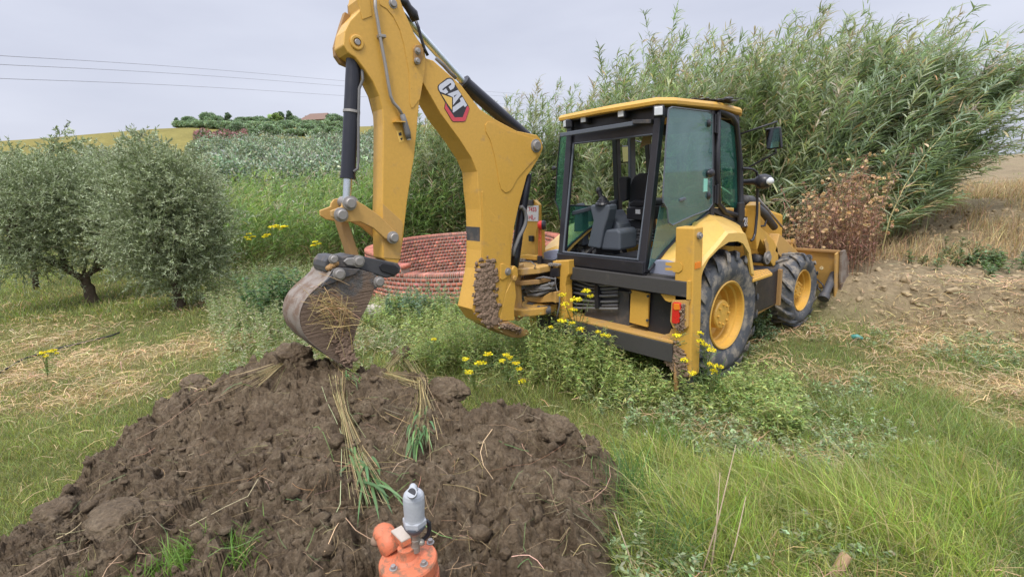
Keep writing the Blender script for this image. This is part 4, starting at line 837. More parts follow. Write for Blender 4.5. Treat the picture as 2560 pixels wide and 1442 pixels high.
G_GREEN, G_STRAW, G_DIRT, G_FIELD = np.array([.15, .17, .055]), np.array([.40, .31, .16]), np.array([.37, .29, .18]), np.array([.30, .26, .08])
def gcol(x, y):
    a, d = toad(x, y); r = np.hypot(a, d)
    dr = dryness(x, y)[:, None]; di = dirtness(x, y)[:, None]; fld = (sstep(30, 55, r)*sstep(.15, -.1, a/np.maximum(r, .1)))[:, None]
    n = fbm(x*.5, y*.5, 9, 4)[:, None]
    c = G_GREEN*(1+.35*n)*(1-dr)+G_STRAW*dr
    c = c*(1-fld)+G_FIELD*(1+.25*n)*fld
    return np.clip(c*(1-di)+G_DIRT*(1+.2*n)*di, .01, 1)
NA, NR = 420, 300
ang = np.concatenate([np.linspace(-1.05, 1.05, 320), np.linspace(1.05, 2*np.pi-1.05, 102)[1:-1]]); NA = len(ang)
rad = np.concatenate([[0.05], np.geomspace(.4, 30, 220), np.geomspace(31, 1500, 80)]); NR = len(rad)
AA, RR_ = np.meshgrid(ang, rad); A_ = RR_*np.sin(AA); D_ = RR_*np.cos(AA)
X_ = CAM[0]+A_*RH[0]+D_*FH[0]; Y_ = CAM[1]+A_*RH[1]+D_*FH[1]
Z_ = gnd(X_.ravel(), Y_.ravel())
V = np.stack([X_.ravel(), Y_.ravel(), Z_], 1)
i, j = np.meshgrid(np.arange(NR-1), np.arange(NA), indexing='ij'); j2 = (j+1) % NA
F = np.stack([i*NA+j, (i+1)*NA+j, (i+1)*NA+j2, i*NA+j2], -1).reshape(-1, 4)
cc = np.concatenate([gcol(X_.ravel(), Y_.ravel()), np.ones((len(V), 1))], 1)
me = mesh_np('ground', V, F, cc)
m, t, b_ = nodes('ground_soil_and_turf')
vc = N(t, 'ShaderNodeVertexColor', layer_name='Col'); n1 = noise(t, 9, 8, .7); n2 = noise(t, 1.2, 5, .6)
c1 = mix(t, .75, vc.outputs[0], ramp(t, n1.outputs[0], [(.3, .35), (.7, 1.0)]).outputs[0], 'MULTIPLY'); c1 = mix(t, .5, c1, ramp(t, n2.outputs[0], [(.35, .6), (.65, 1.0)]).outputs[0], 'MULTIPLY')
t.links.new(c1, b_.inputs['Base Color']); b_.inputs['Roughness'].default_value = .95; b_.inputs['Specular IOR Level'].default_value = .1
bump(t, b_, n1.outputs[0], .9, .06)
tag(link('ground', me, m, None, True), kind='structure')

# ================================================================== SOIL HEAP
MB_ = [on_g(*q)[:2] for q in [(-150, 1400), (0, 1400), (65, 1370), (120, 1290), (205, 1220), (300, 1172), (335, 1115), (430, 1055), (445, 990)]]
MB_ += [on(2, .45, *q)[:2]+FH*.12 for q in [(450, 945), (560, 930), (640, 900), (720, 870), (800, 850)]]
MB_ += [on(2, .55, *q)[:2]+FH*.25 for q in [(880, 890), (960, 890), (1070, 900)]]
MB_ += [on(2, .50, *q)[:2]+FH*.12 for q in [(1110, 955), (1200, 995), (1300, 1010), (1430, 1045), (1445, 1085)]]
MB_ += [on(2, .45, *q)[:2] for q in [(1540, 1105), (1625, 1150), (1580, 1210), (1520, 1300), (1530, 1442)]]
MB_ += [np.array(ad(.35, .9)), np.array(ad(-.3, .7)), np.array(ad(-2.2, .9))]
MB_ = np.array(MB_)
def inpoly_dist(x, y, P):
    x = np.asarray(x); y = np.asarray(y); inside = np.zeros(x.shape, bool); dm = np.full(x.shape, 1e9)
    for k in range(len(P)):
        x0, y0 = P[k]; x1, y1 = P[(k+1) % len(P)]
        c = ((y0 > y) != (y1 > y)); xi = (x1-x0)*(y-y0)/((y1-y0) if abs(y1-y0) > 1e-9 else 1e-9)+x0
        inside ^= c & (x < xi)
        tt = np.clip(((x-x0)*(x1-x0)+(y-y0)*(y1-y0))/((x1-x0)**2+(y1-y0)**2), 0, 1)
        dm = np.minimum(dm, np.hypot(x-x0-tt*(x1-x0), y-y0-tt*(y1-y0)))
    return np.where(inside, dm, -dm)
VALVE = on(2, .80, 1018, 1402)
def mound_base(x, y):
    e = inpoly_dist(x+.10*fbm(x*2.2, y*2.2, 5, 3), y+.10*fbm(x*2.2, y*2.2, 8, 3), MB_)
    rise = sstep(-.03, .26, e)
    dv = np.hypot(x-VALVE[0], y-VALVE[1])
    top = np.array(0.0)
    for (px, py, zz, h, s) in ((470, 985, .5, .17, .3), (580, 975, .6, .22, .35), (700, 940, .65, .26, .38), (800, 905, .65, .18, .3), (900, 960, .6, .22, .5), (1040, 940, .6, .16, .35), (1300, 1080, .5, .16, .5), (330, 1180, .5, .05, .6), (600, 1150, .5, .13, .6), (1000, 1130, .5, .08, .5)):
        c = on(2, zz, px, py); top = top+h*np.exp(-((x-c[0])**2+(y-c[1])**2)/(2*s*s))
    h = .22+top-.10*np.exp(-(dv/.7)**2)
    rz = gnd(x, y)
    return rz-.06+(rise*(h+.06)), rise, e
def clod_fields(x, y, z, rise, seeds, n, r0, r1, hk):
    rg = np.random.default_rng(seeds)
    return
S0, S1, NS, ND = -1.5, .42, 680, 600
ss = np.linspace(S0, S1, NS); dd = np.geomspace(.72, 6.2, ND); SS, DD = np.meshgrid(ss, dd)
ax_ = SS*DD; X = CAM[0]+ax_*RH[0]+DD*FH[0]; Y = CAM[1]+ax_*RH[1]+DD*FH[1]
Zb, rise, e = mound_base(X, Y)
rg = np.random.default_rng(11)
Z = Zb + rise*(.075*fbm(X*2.3, Y*2.3, 2, 5, .6)+.028*fbm(X*9, Y*9, 5, 4, .6))
rdg = 1-np.abs(fbm(X*4.5, Y*4.5, 12, 4, .55)); Z += rise*.05*(rdg-.75)
pts_c = []
WX = .8*fbm(X*14, Y*14, 31, 4, .62); WY = .8*fbm(X*14+50, Y*14, 37, 4, .62)
while len(pts_c) < 1500:
    s_ = rg.uniform(S0, S1); d_ = np.exp(rg.uniform(np.log(.8), np.log(6.0))); pts_c.append((s_*d_, d_))
for k, (a0, d0) in enumerate(pts_c):
    r = np.clip(rg.lognormal(-3.25, .55), .012, .17)*(1 if d0 < 2.2 else 1.25)
    i0, i1 = np.searchsorted(dd, (d0-r, d0+r))
    if i1-i0 < 2: continue
    j0, j1 = np.searchsorted(ss, ((a0-r)/d0-.02, (a0+r)/d0+.02)); j0 = max(j0, 0); j1 = min(j1, NS)
    if j1-j0 < 2: continue
    aa = ax_[i0:i1, j0:j1]-a0; de = DD[i0:i1, j0:j1]-d0; th = rg.uniform(0, 3.14); el = rg.uniform(.6, 1)
    u_ = (aa*math.cos(th)+de*math.sin(th))/r+WX[i0:i1, j0:j1]; v_ = (-aa*math.sin(th)+de*math.cos(th))/(r*el)+WY[i0:i1, j0:j1]
    q = 1-np.abs(u_)**2.4-np.abs(v_)**2.4
    hgt = r*rg.uniform(.15, .5)*np.clip(q, 0, 1)**.6
    tilt = rg.normal(0, .25)*u_*r
    Z[i0:i1, j0:j1] += np.where(q > 0, hgt+tilt*np.clip(q, 0, 1), 0)*rise[i0:i1, j0:j1]
# crumbly micro relief + sideways shift so faces are not a plain height field
mic = fbm(X*30, Y*30, Z*18, 4, .68); Z += rise*(.022*mic-.020*np.maximum(0, .22-np.abs(fbm(X*7, Y*7, 77, 4, .6)))/.22*1.2)
def cell(x, y, seed):
    xi, yi = np.floor(x).astype(int), np.floor(y).astype(int); best = np.full(x.shape, 9.)
    for i_ in (-1, 0, 1):
        for j_ in (-1, 0, 1):
            cx_, cy_ = xi+i_, yi+j_; jx = _perm[cx_ & 63, cy_ & 63, seed]; jy = _perm[cy_ & 63, cx_ & 63, seed+7]; rr_ = .75+.5*_perm[cx_ & 63, cy_ & 63, seed+3]
            best = np.minimum(best, ((x-cx_-jx)**2+(y-cy_-jy)**2)/rr_**2)
    return best
def facet(x, y, seed):
    xi, yi = np.floor(x).astype(int), np.floor(y).astype(int); best = np.full(x.shape, 9.); out_ = np.zeros(x.shape)
    for i_ in (-1, 0, 1):
        for j_ in (-1, 0, 1):
            cx_, cy_ = xi+i_, yi+j_; p_ = lambda k: _perm[(cx_+k*7) & 63, (cy_+k*13) & 63, (seed+k) & 63]
            ux, uy = x-cx_-p_(1), y-cy_-p_(2); d2 = ux*ux*(.6+.8*p_(6))+uy*uy*(.6+.8*p_(7)); m_ = d2 < best; best = np.where(m_, d2, best)
            out_ = np.where(m_, (p_(3)-.5)+(p_(4)-.5)*1.9*ux+(p_(5)-.5)*1.9*uy, out_)
    return out_
fw_ = .10*fbm(X*5, Y*5, 21, 4, .6); fv_ = .10*fbm(X*5+30, Y*5, 25, 4, .6)
for sc_, am_, sd_ in ((5, .070, 5), (11, .030, 15), (24, .015, 25), (52, .008, 35)):
    Z += rise*am_*facet((X+fw_)*sc_, (Y+fv_)*sc_, sd_)
wx_ = .06*fbm(X*6, Y*6, 91, 3); wy_ = .06*fbm(X*6+9, Y*6, 95, 3); Q0 = Z*.9
for sc_, am_, sd_ in ((7.5, .050, 1), (17, .035, 2), (38, .024, 3), (78, .012, 4)):
    msk = .35+1.1*sstep(-.25, .35, fbm(X*1.7+sd_, Y*1.7, 60+sd_, 3))
    Z += rise*am_*msk*(np.sqrt(np.clip(1-cell((X+wx_+Q0*.5)*sc_, (Y+wy_-Q0*.5)*sc_, sd_)*1.15, 0, 1))-.55)
sx_ = fbm(X*16, Y*16, Z*16, 3)*.022*rise; sy_ = fbm(X*16+40, Y*16, Z*16+9, 3)*.022*rise
X2, Y2 = X+sx_, Y+sy_
Z = np.where(e < -.02, gnd(X, Y)-.06, Z)
def mh(x, y):                           # height of the heap surface
    a, d = toad(x, y)
    jj = np.clip(np.searchsorted(ss, a/d), 0, NS-1); ii = np.clip(np.searchsorted(dd, d), 0, ND-1); return Z[ii, jj]
V = np.stack([X2.ravel(), Y2.ravel(), Z.ravel()], 1)
i, j = np.meshgrid(np.arange(ND-1), np.arange(NS-1), indexing='ij')
keep = (rise[:-1, :-1]+rise[1:, 1:]+rise[1:, :-1]+rise[:-1, 1:]) > 0.0
F = np.stack([i*NS+j, i*NS+j+1, (i+1)*NS+j+1, (i+1)*NS+j], -1)[keep]
used = np.unique(F); remap = np.full(len(V), -1); remap[used] = np.arange(len(used)); F = remap[F]; V = V[used]
def soilmat(name, dark, light, grey):
    m, t, b = nodes(name)
    n1 = noise(t, 3.2, 8, .7); n2 = noise(t, 45, 8, .75); n3 = noise(t, 14, 6, .65)
    c = mix(t, ramp(t, n1.outputs[0], [(.35, 0), (.65, 1)]).outputs[0], dark, light)
    c = mix(t, ramp(t, n3.outputs[0], [(.5, 0), (.72, .8)]).outputs[0], c, grey)
    c = mix(t, .8, c, ramp(t, n2.outputs[0], [(.30, .35), (.60, 1.2)]).outputs[0], 'MULTIPLY')
    t.links.new(c, b.inputs['Base Color'])
    t.links.new(ramp(t, n3.outputs[0], [(.3, .55), (.7, .95)]).outputs[0], b.inputs['Roughness']); b.inputs['Specular IOR Level'].default_value = .3
    a_ = N(t, 'ShaderNodeMath', operation='MULTIPLY_ADD'); t.links.new(n3.outputs[0], a_.inputs[0]); a_.inputs[1].default_value = 1.2; t.links.new(n2.outputs[0], a_.inputs[2])
    bump(t, b, a_.outputs[0], 1.0, .035); return m
MT['soil'] = soilmat('wet_brown_soil', (.120, .082, .048), (.215, .158, .098), (.31, .245, .16))
heap = link('soil_heap', mesh_np('soil_heap', V, F), MT['soil'], None, True)
tag(heap, 'broad heap of freshly dug wet brown soil under the digging bucket', 'soil heap')
# loose clods and crumbs
n = 2600; s_ = rg.uniform(S0, S1, n*3); d_ = np.exp(rg.uniform(np.log(.85), np.log(5.9), n*3)); a_ = s_*d_
x = CAM[0]+a_*RH[0]+d_*FH[0]; y = CAM[1]+a_*RH[1]+d_*FH[1]; _, rs, ee = mound_base(x, y); ok = (ee > -.10) & (np.hypot(x-VALVE[0], y-VALVE[1]) > .16); x, y, d_ = x[ok][:n], y[ok][:n], d_[ok][:n]
rads = np.clip(rg.lognormal(-4.55, .6, len(x)), .005, .06)*np.where(d_ < 2, .8, 1.3); zz = np.maximum(mh(x, y), gnd(x, y))+rads*.15
V, F = clods(len(x), 4, np.stack([x, y, zz], 1), rads, .6)
o = link('soil_crumbs', mesh_np('soil_crumbs', V, F), MT['soil'], None, True); tag(o, 'loose crumbs and clods of brown soil strewn over the heap', 'soil crumbs', kind='stuff')
def surf(x, y):
    a, d = toad(x, y); g = gnd(x, y); return np.where((d > .75) & (d < 6.1), np.maximum(mh(x, y), g), g)
def msurf(px, py): return march(px, py, surf)
# single big clods one can tell apart
def bigclod(px, py, z, r, seed, label, sq=(1, 1, 1), mat='soil', cat='soil clod', name='soil_clod', rough=.62):
    bm = bmesh.new(); bmesh.ops.create_icosphere(bm, subdivisions=5, radius=1); v = np.array([q.co[:] for q in bm.verts]); f = np.array([[q.index for q in fc.verts] for fc in bm.faces]); bm.free()
    o_ = seed*7.7; h = fbm(v[:, 0]*1.5+o_, v[:, 1]*1.5, v[:, 2]*1.5, 6, .62)+.25*(1-np.abs(fbm(v[:, 0]*3+o_, v[:, 1]*3, v[:, 2]*3.5, 4, .6)))
    v = v*(1+rough*h[:, None])*r*np.array(sq); c = msurf(px, py); c = c+np.array([0, 0, r*sq[2]*.35]); v = v+c
    o = link(name, mesh_np(name, v, f), MT[mat], None, True); tag(o, label, cat); return c
bigclod(1010, 905, .60, .15, 2, 'big upright clod of soil matted with roots at the back of the heap', (1.25, .8, .95))
bigclod(1110, 985, .55, .15, 3, 'low rounded soil clod right of the root matted clod', (1.2, 1, .6))
bigclod(1390, 1085, .50, .10, 4, 'crumbling soil clod at the right shoulder of the heap', (1.2, 1, .8))
bigclod(490, 965, .50, .14, 5, 'ragged overhanging soil clod at the left shoulder of the heap', (1.5, .9, .6))
bigclod(735, 900, .68, .15, 6, 'dark soil clod pushed up beside the bucket tip', (1.3, .9, .7))
bigclod(290, 1300, .48, .12, 9, 'smooth grey faced slab of soil low on the left of the heap', (1.5, 1.0, .38), rough=.42)
bigclod(140, 1290, .46, .10, 12, 'soil clod at the left foot of the heap', (1.3, 1, .7))

# stones and clods on the bank
rg = np.random.default_rng(77); n = 900; r_ = rg.uniform(8.3, 15, n); s_ = rg.uniform(.52, .80, n); a_ = r_*s_; d_ = np.sqrt(r_**2-a_**2)
x = CAM[0]+a_*RH[0]+d_*FH[0]; y = CAM[1]+a_*RH[1]+d_*FH[1]; V, F = clods(n, 78, np.stack([x, y, gnd(x, y)], 1), np.clip(rg.lognormal(-3.9, .6, n), .008, .09), .75)
MT['banksoil'] = worn('dry_tan_earth', (.37, .29, .18), .95, amount=.5, dirt=(.22, .155, .10), scale=5, bstr=1.0, spec=.1)
o = link('bank_clods', mesh_np('bank_clods', V, F), MT['banksoil'], None, True); tag(o, 'dry tan clods strewn over the earth bank at the right', 'earth clods', kind='stuff')
# ================================================================== VEGETATION
MT['leaf'] = leafmat('leaf_blades', .5, .42, .4); MT['dry'] = leafmat('dry_straw', .8, .15, .15); MT['olive'] = leafmat('olive_leaves', .5, .15, .4); MT['petal'] = leafmat('yellow_petals', .6, .25, .2)
MT['bark'] = worn('olive_bark', (.10, .075, .055), .95, amount=.5, dirt=(.18, .15, .12), scale=9, bstr=1.0, fine=25, spec=.2)
RINGC = np.array([-5.98, 1.49]); RINGR = 2.30
def blades(Lv, x, y, z, h, wd, col, lean=.35, K=4, droop=.25, rg=rng, dirv=None):
    n = len(x); th = rg.uniform(0, 2*np.pi, n)
    dx, dy = np.cos(th), np.sin(th)
    if dirv is not None: dx = dx*.6+dirv[0]; dy = dy*.6+dirv[1]
    t = np.linspace(0, 1, K)[None, :]; L = (rg.uniform(.2, 1, n)*lean)[:, None]*h[:, None]
    P = np.empty((n, K, 3)); P[..., 0] = x[:, None]+dx[:, None]*L*t**1.8; P[..., 1] = y[:, None]+dy[:, None]*L*t**1.8
    P[..., 2] = z[:, None]+h[:, None]*(t-droop*(L/np.maximum(h[:, None], .01))*t**3)
    ph = rg.uniform(0, 2*np.pi, n); S = np.stack([np.cos(ph), np.sin(ph), np.zeros(n)], -1)[:, None, :]*np.ones((1, K, 1))
    W = wd[:, None]*(1-t**1.6*.92)
    Lv.add(P, W, S, col)
def sample(n, s0, s1, r0, r1, power=.35, rg=rng):
    s = rg.uniform(s0, s1, n); u = rg.random(n); d = (r0**power+u*(r1**power-r0**power))**(1/power); a = s*d
    return CAM[0]+a*RH[0]+d*FH[0], CAM[1]+a*RH[1]+d*FH[1], s, d
LUSH = patches([(2100, 1300, .9), (1750, 1330, .6), (2450, 1300, .9), (1650, 1180, .35), (2350, 1180, .35), (1900, 1300, .6)])
WEEDY = patches([(1250, 850, .9), (1400, 900, 1.0), (1560, 950, .9), (1050, 800, 1.0), (1680, 950, .6), (1150, 900, .7), (980, 800, .6), (1900, 990, .4), (1800, 1000, .6), (2300, 1000, .5), (2450, 1100, .5), (2350, 1080, .5), (2150, 1050, .4), (1950, 1080, .35)])
def lush(x, y):
    w_ = 0
    for c, r in LUSH: w_ = np.maximum(w_, disc(x, y, c[0], c[1], r*1.2, .9))
    return w_
def weedy(x, y):
    w_ = 0
    for c, r in WEEDY: w_ = np.maximum(w_, disc(x, y, c[0], c[1], r*1.2, .8))
    return w_
def excl(x, y, s, d):
    _, rs, e = mound_base(x, y)
    return (e < -.0) & (np.hypot(x-RINGC[0], y-RINGC[1]) > RINGR+.12)
Lv = Leaves()
for (n, r0, r1, pw, hb, wb) in ((190000, .8, 4.5, .9, .075, .0019), (130000, 4.2, 10, .5, .075, .0028), (120000, 9.5, 30, .3, .10, .008)):
    x, y, s, d = sample(n, -1.45 if r0 < 4 else -1.2, 1.4 if r0 < 4 else 1.2, r0, r1, pw); ok = excl(x, y, s, d)
    bk = dirtness(x, y); ok &= (rng.random(n) > bk*1.08)
    x, y, s, d = x[ok], y[ok], s[ok], d[ok]; n = len(x)
    dr = dryness(x, y); lu = lush(x, y); we = weedy(x, y); isdry = rng.random(n) < (.16+dr*.75-.15*lu)
    patch = fbm(x*2.0, y*2.0, 21, 3)
    h = hb*(1+1.1*lu+1.0*we+.6*np.maximum(patch, 0))*rng.lognormal(0, .35, n)
    col = np.where(isdry[:, None], jit((.52, .41, .21), n, .25), jit((.29, .325, .095), n, .28))
    col = np.where((~isdry & (rng.random(n) < .35))[:, None], jit((.29, .31, .13), n, .25), col)
    col = np.where((~isdry)[:, None], col*(1-.0*lu[:, None])*np.array([1, 1.0, 1])*(1+.25*patch[:, None]), col)
    right = sstep(.1, .5, s)[:, None]; col = np.where((~isdry)[:, None], col*(1-right*np.array([.12, .03, .0])), col)
    blades(Lv, x, y, gnd(x, y)-.01, np.where(isdry, h*.8, h), wb*rng.uniform(.7, 1.4, n), col, lean=1.1, K=3 if r0 > 4 else 4)
gobj = Lv.done('grass', MT['leaf']); tag(gobj, 'short green and straw coloured grass covering the open ground', 'grass', kind='stuff')
# longer lush grass in the right foreground
Lv = Leaves()
n = 60000; x, y, s, d = sample(n, .10, 1.12, .75, 3.9, .8); lu = lush(x, y); ok = excl(x, y, s, d) & (rng.random(n) < (.25+.75*lu)*(1-.85*dryness(x, y))); x, y, d, s, lu = x[ok], y[ok], d[ok], s[ok], lu[ok]; n = len(x)
pt = fbm(x*3, y*3, 33, 3)
h = (.11+.18*lu)*rng.lognormal(0, .3, n)*(1+.5*pt)
col = jit((.32, .39, .095), n, .25)*(1+.35*pt[:, None]); col = np.where((rng.random(n) < .24)[:, None], jit((.48, .41, .20), n, .2), col)
blades(Lv, x, y, gnd(x, y)-.01, h, rng.uniform(.0016, .0042, n), col, lean=1.3, K=5, droop=.35, dirv=-RH*.35)
o = Lv.done('long_grass', MT['leaf']); tag(o, 'long soft bright green grass leaning in the right foreground', 'long grass', kind='stuff')
# flattened straw (mown stalks)
Lv = Leaves(); n = 90000; x, y, s, d = sample(n, -1.1, 1.12, 1.4, 12, .5); dr = np.maximum(dryness(x, y), .38*sstep(.15, .4, s)*sstep(.05, .4, fbm(x*1.5, y*1.5, 81, 3))); ok = excl(x, y, s, d) & (rng.random(n) < dr*.95+.04); x, y, d, s = x[ok], y[ok], d[ok], s[ok]; n = len(x)
th = rng.uniform(0, 2*np.pi, n)*.5+fbm(x*.8, y*.8, 51, 2)*3; L = rng.uniform(.06, .26, n); t = np.linspace(-.5, .5, 3)[None, :]
P = np.empty((n, 3, 3)); P[..., 0] = x[:, None]+np.cos(th)[:, None]*L[:, None]*t; P[..., 1] = y[:, None]+np.sin(th)[:, None]*L[:, None]*t
P[..., 2] = (gnd(x, y)+rng.uniform(.01, .09, n))[:, None]+rng.normal(0, .15, n)[:, None]*L[:, None]*t+.02*(1-(2*t)**2)
S = np.stack([-np.sin(th), np.cos(th), rng.normal(0, .5, n)], -1)[:, None, :]*np.ones((1, 3, 1))
Lv.add(P, np.full((n, 3), .0016)*np.maximum(1, d/3.5)[:, None], unit(S), jit((.50, .375, .21), n, .28))
o = Lv.done('dry_straw', MT['dry']); tag(o, 'flattened dry straw lying in pale mats on the grass', 'dry straw', kind='stuff')

# herbs: upright stems with many small leaves
def herbs(Lv, x, y, z, h, nl, ll, lw, stemc, leafc, rg=rng, lean=.25, stw=.0022, curl=.35, tmin=.1):
    n = len(x); K = 5; t = np.linspace(0, 1, K)[None, :]; th = rg.uniform(0, 6.28, n); L = (rg.uniform(0, 1, n)*lean*h)[:, None]
    P = np.empty((n, K, 3)); P[..., 0] = x[:, None]+np.cos(th)[:, None]*L*t**1.7; P[..., 1] = y[:, None]+np.sin(th)[:, None]*L*t**1.7; P[..., 2] = z[:, None]+h[:, None]*t
    S = np.stack([np.cos(th+1.3), np.sin(th+1.3), 0*th], -1)[:, None, :]*np.ones((1, K, 1)); Lv.add(P, np.full((n, K), stw)*(1-.6*t), S, stemc(n))
    m = n*nl; k = np.repeat(np.arange(n), nl); tt = rg.uniform(tmin, 1, m)**.8
    bx = x[k]+np.cos(th[k])*L[k, 0]*tt**1.7; by = y[k]+np.sin(th[k])*L[k, 0]*tt**1.7; bz = z[k]+h[k]*tt
    ph = rg.uniform(0, 6.28, m); up = rg.uniform(-.1, .9, m); l = ll*rg.uniform(.5, 1.3, m)*(1.15-.6*tt); t3 = np.linspace(0, 1, 3)[None, :]
    Q = np.empty((m, 3, 3)); Q[..., 0] = bx[:, None]+np.cos(ph)[:, None]*l[:, None]*t3; Q[..., 1] = by[:, None]+np.sin(ph)[:, None]*l[:, None]*t3; Q[..., 2] = bz[:, None]+l[:, None]*(up[:, None]*t3-curl*t3**2)
    S = np.stack([-np.sin(ph), np.cos(ph), rg.normal(0, .4, m)], -1)[:, None, :]*np.ones((1, 3, 1))
    W = (lw*rg.uniform(.6, 1.3, m))[:, None]*np.array([[.35, 1, .08]]); Lv.add(Q, W, unit(S), leafc(m))
gst = lambda n: jit((.30, .33, .15), n, .2)
Lv = Leaves()
n = 13000; x, y, s, d = sample(n, -.36, .62, 2.4, 9.5, .7); we = weedy(x, y); ok = excl(x, y, s, d) & (rng.random(n) < we) & ~((np.abs(x-1.0) < .35) & (np.abs(y) < .9)); x, y, d, s = x[ok], y[ok], d[ok], s[ok]; n = len(x)
# keep the space of wheels and legs reasonably free
h = rng.uniform(.25, .80, n)**1.15*sstep(1.8, 4.0, d)*(1-.45*sstep(6.3, 7.2, d))*(1-.5*sstep(.16, .26, s))
herbs(Lv, x, y, gnd(x, y)-.01, h, 34, .075, .0065, gst, lambda m: jit((.36, .42, .15), m, .30))
o = Lv.done('weeds', MT['leaf']); tag(o, 'tangle of grey green leafy weeds growing behind and under the machine', 'weeds', kind='stuff')
Lv = Leaves(); n = 3200; x, y, s, d = sample(n, .12, 1.12, 1.3, 8.5, .7); cl = fbm(x*1.4, y*1.4, 61, 3); ok = excl(x, y, s, d) & (cl > .10) & (dryness(x, y) < .75) & (dirtness(x, y) < .3); x, y, d, s = x[ok], y[ok], d[ok], s[ok]; n = len(x)
herbs(Lv, x, y, gnd(x, y)-.01, rng.uniform(.08, .22, n), 20, .055, .0075, gst, lambda m: jit((.30, .365, .19), m, .28), lean=.8)
o = Lv.done('creeping_weeds', MT['leaf']); tag(o, 'low blue green creeping weeds matted over the ground on the right', 'weeds', kind='stuff')
Lv = Leaves(); n = 3800; x, y, s, d = sample(n, -.62, -.22, 5.8, 14.5, .8); ok = excl(x, y, s, d) & (rng.random(n) < .25+.8*sstep(6.5, 9, d)); x, y, d, s = x[ok], y[ok], d[ok], s[ok]; n = len(x)
herbs(Lv, x, y, gnd(x, y)-.01, rng.uniform(.15, .6, n)*(1-.6*sstep(-.36, -.30, s)*sstep(6.5, 7, d)), 26, .09, .006, gst, lambda m: np.where((rng.random(m) < .35)[:, None], jit((.52, .47, .32), m, .25), jit((.25, .31, .13), m, .28)), stw=.004)
o = Lv.done('meadow_weeds', MT['leaf']); tag(o, 'pale seeding weeds and wild oats standing between the olive trees and the brick ring', 'weeds', kind='stuff')
# bush of dark leafy weed left of the bucket
def weedbush(px, py, dist_r, h, n, name, label, leafc, ll=.10, lw=.012, cat='weed', nl=40):
    c = on_g(px, py); Lv = Leaves(); x = c[0]+rng.normal(0, dist_r, n); y = c[1]+rng.normal(0, dist_r, n); hh = h*rng.uniform(.5, 1.05, n)
    herbs(Lv, x, y, gnd(x, y)-.01, hh, nl, ll, lw, gst, leafc, lean=.4, stw=.004)
    o = Lv.done(name, MT['leaf']); tag(o, label, cat); return o
weedbush(705, 800, .26, .95, 60, 'weed_bush', 'dark green bushy weed standing left of the digging bucket', lambda m: jit((.13, .21, .095), m, .3), .12, .016, nl=60)
weedbush(660, 770, .22, .85, 40, 'weed_bush', 'lighter weed with loose stems further left of the bucket', lambda m: jit((.23, .30, .14), m, .3), .10, .010)
weedbush(1020, 800, .25, .62, 50, 'weed_bush', 'blue green weed in front of the brick ring', lambda m: jit((.20, .29, .18), m, .25), .09, .012)
weedbush(1110, 790, .28, .55, 50, 'weed_bush', 'pale green weed between the brick ring and the boom foot', lambda m: jit((.25, .33, .17), m, .25), .08, .010)
weedbush(2440, 660, .30, .24, 45, 'weed_bush', 'small dark green tuft on the dry bank at the right', lambda m: jit((.17, .24, .12), m, .25), .10, .012)
weedbush(1890, 850, .12, .42, 30, 'weed_bush', 'leafy weed sprouting beside the rear tyre', lambda m: jit((.16, .22, .12), m, .25), .07, .012)

# yellow flowering fennel
def fennel(px, py, dist, tops, label, spread=.0):
    """tops: pixel positions of flower heads on the plant, all about `dist` metres away"""
    heads = [at(q[0], q[1], dist+q[2] if len(q) > 2 else dist) for q in tops]
    base = on_g(px, py) if py else None
    if base is None:
        c = np.mean([h_[:2] for h_ in heads], 0); base = np.array([c[0], c[1], gz(*c)])
    root = empty('flowering_fennel', tuple(base), label, 'wild flower', 'yellow flowering fennel plants')
    b = B(); Lf = Leaves()
    for h_ in heads:
        mid = base*.45+h_*.55; mid[:2] = base[:2]*.65+h_[:2]*.35
        b.tube([base, mid, h_-np.array([0, 0, .03])], [.004, .0035, .002], 5)
    b.done('stem', MT['stemgreen'], root)
    n = 90; i_ = rng.integers(0, len(heads), n); t_ = rng.uniform(.15, .95, n); H_ = np.array(heads)[i_]; P0 = base+(H_-base)*t_[:, None]
    ph = rng.uniform(0, 6.28, n); dv = np.stack([np.cos(ph), np.sin(ph), rng.uniform(-.1, .8, n)], -1); t3 = np.linspace(0, 1, 3)[None, :, None]
    Q = P0[:, None, :]+dv[:, None, :]*t3*rng.uniform(.04, .11, n)[:, None, None]; S = unit(np.cross(dv, rng.normal(0, 1, (n, 3))))[:, None, :]*np.ones((1, 3, 1))
    Lf.add(Q, np.full((n, 3), .0022), S, jit((.16, .22, .08), n, .25)); Lf.done('leaf', MT['leaf'], root)['kind'] = 'stuff'
    for h_ in heads:
        fl = Leaves(); n = 55; rad_ = rng.uniform(.024, .042)*(1.35 if 'rear frame' in label else 1)*(dist/6 if dist > 8 else 1)*1.0
        r = rad_*np.sqrt(rng.random(n)); ph = rng.uniform(0, 6.28, n); c = h_+np.stack([r*np.cos(ph), r*np.sin(ph), rng.normal(0, .006, n)-r*.25], -1)
        sz = rad_*.16; dv = unit(rng.normal(0, 1, (n, 3))+np.array([0, 0, 1.2])); sx__ = unit(np.cross(dv, rng.normal(0, 1, (n, 3)))); ax2 = np.cross(dv, sx__)
        P = c[:, None, :]+ax2[:, None, :]*np.array([-1, 1])[None, :, None]*sz; fl.add(P, np.full((n, 2), sz), sx__[:, None, :]*np.ones((1, 2, 1)), jit((.80, .66, .03), n, .18))
        fh = fl.done('flower_head', MT['petal'], root)
        rb = B()
        for k in range(8): rb.cyl(h_-np.array([0, 0, .035]), c[k*3], .0012, 4)
        rb.done('flower_stalk', MT['stemgreen'], fh)
MT['stemgreen'] = worn('green_stem', (.20, .26, .08), .6, amount=.1)
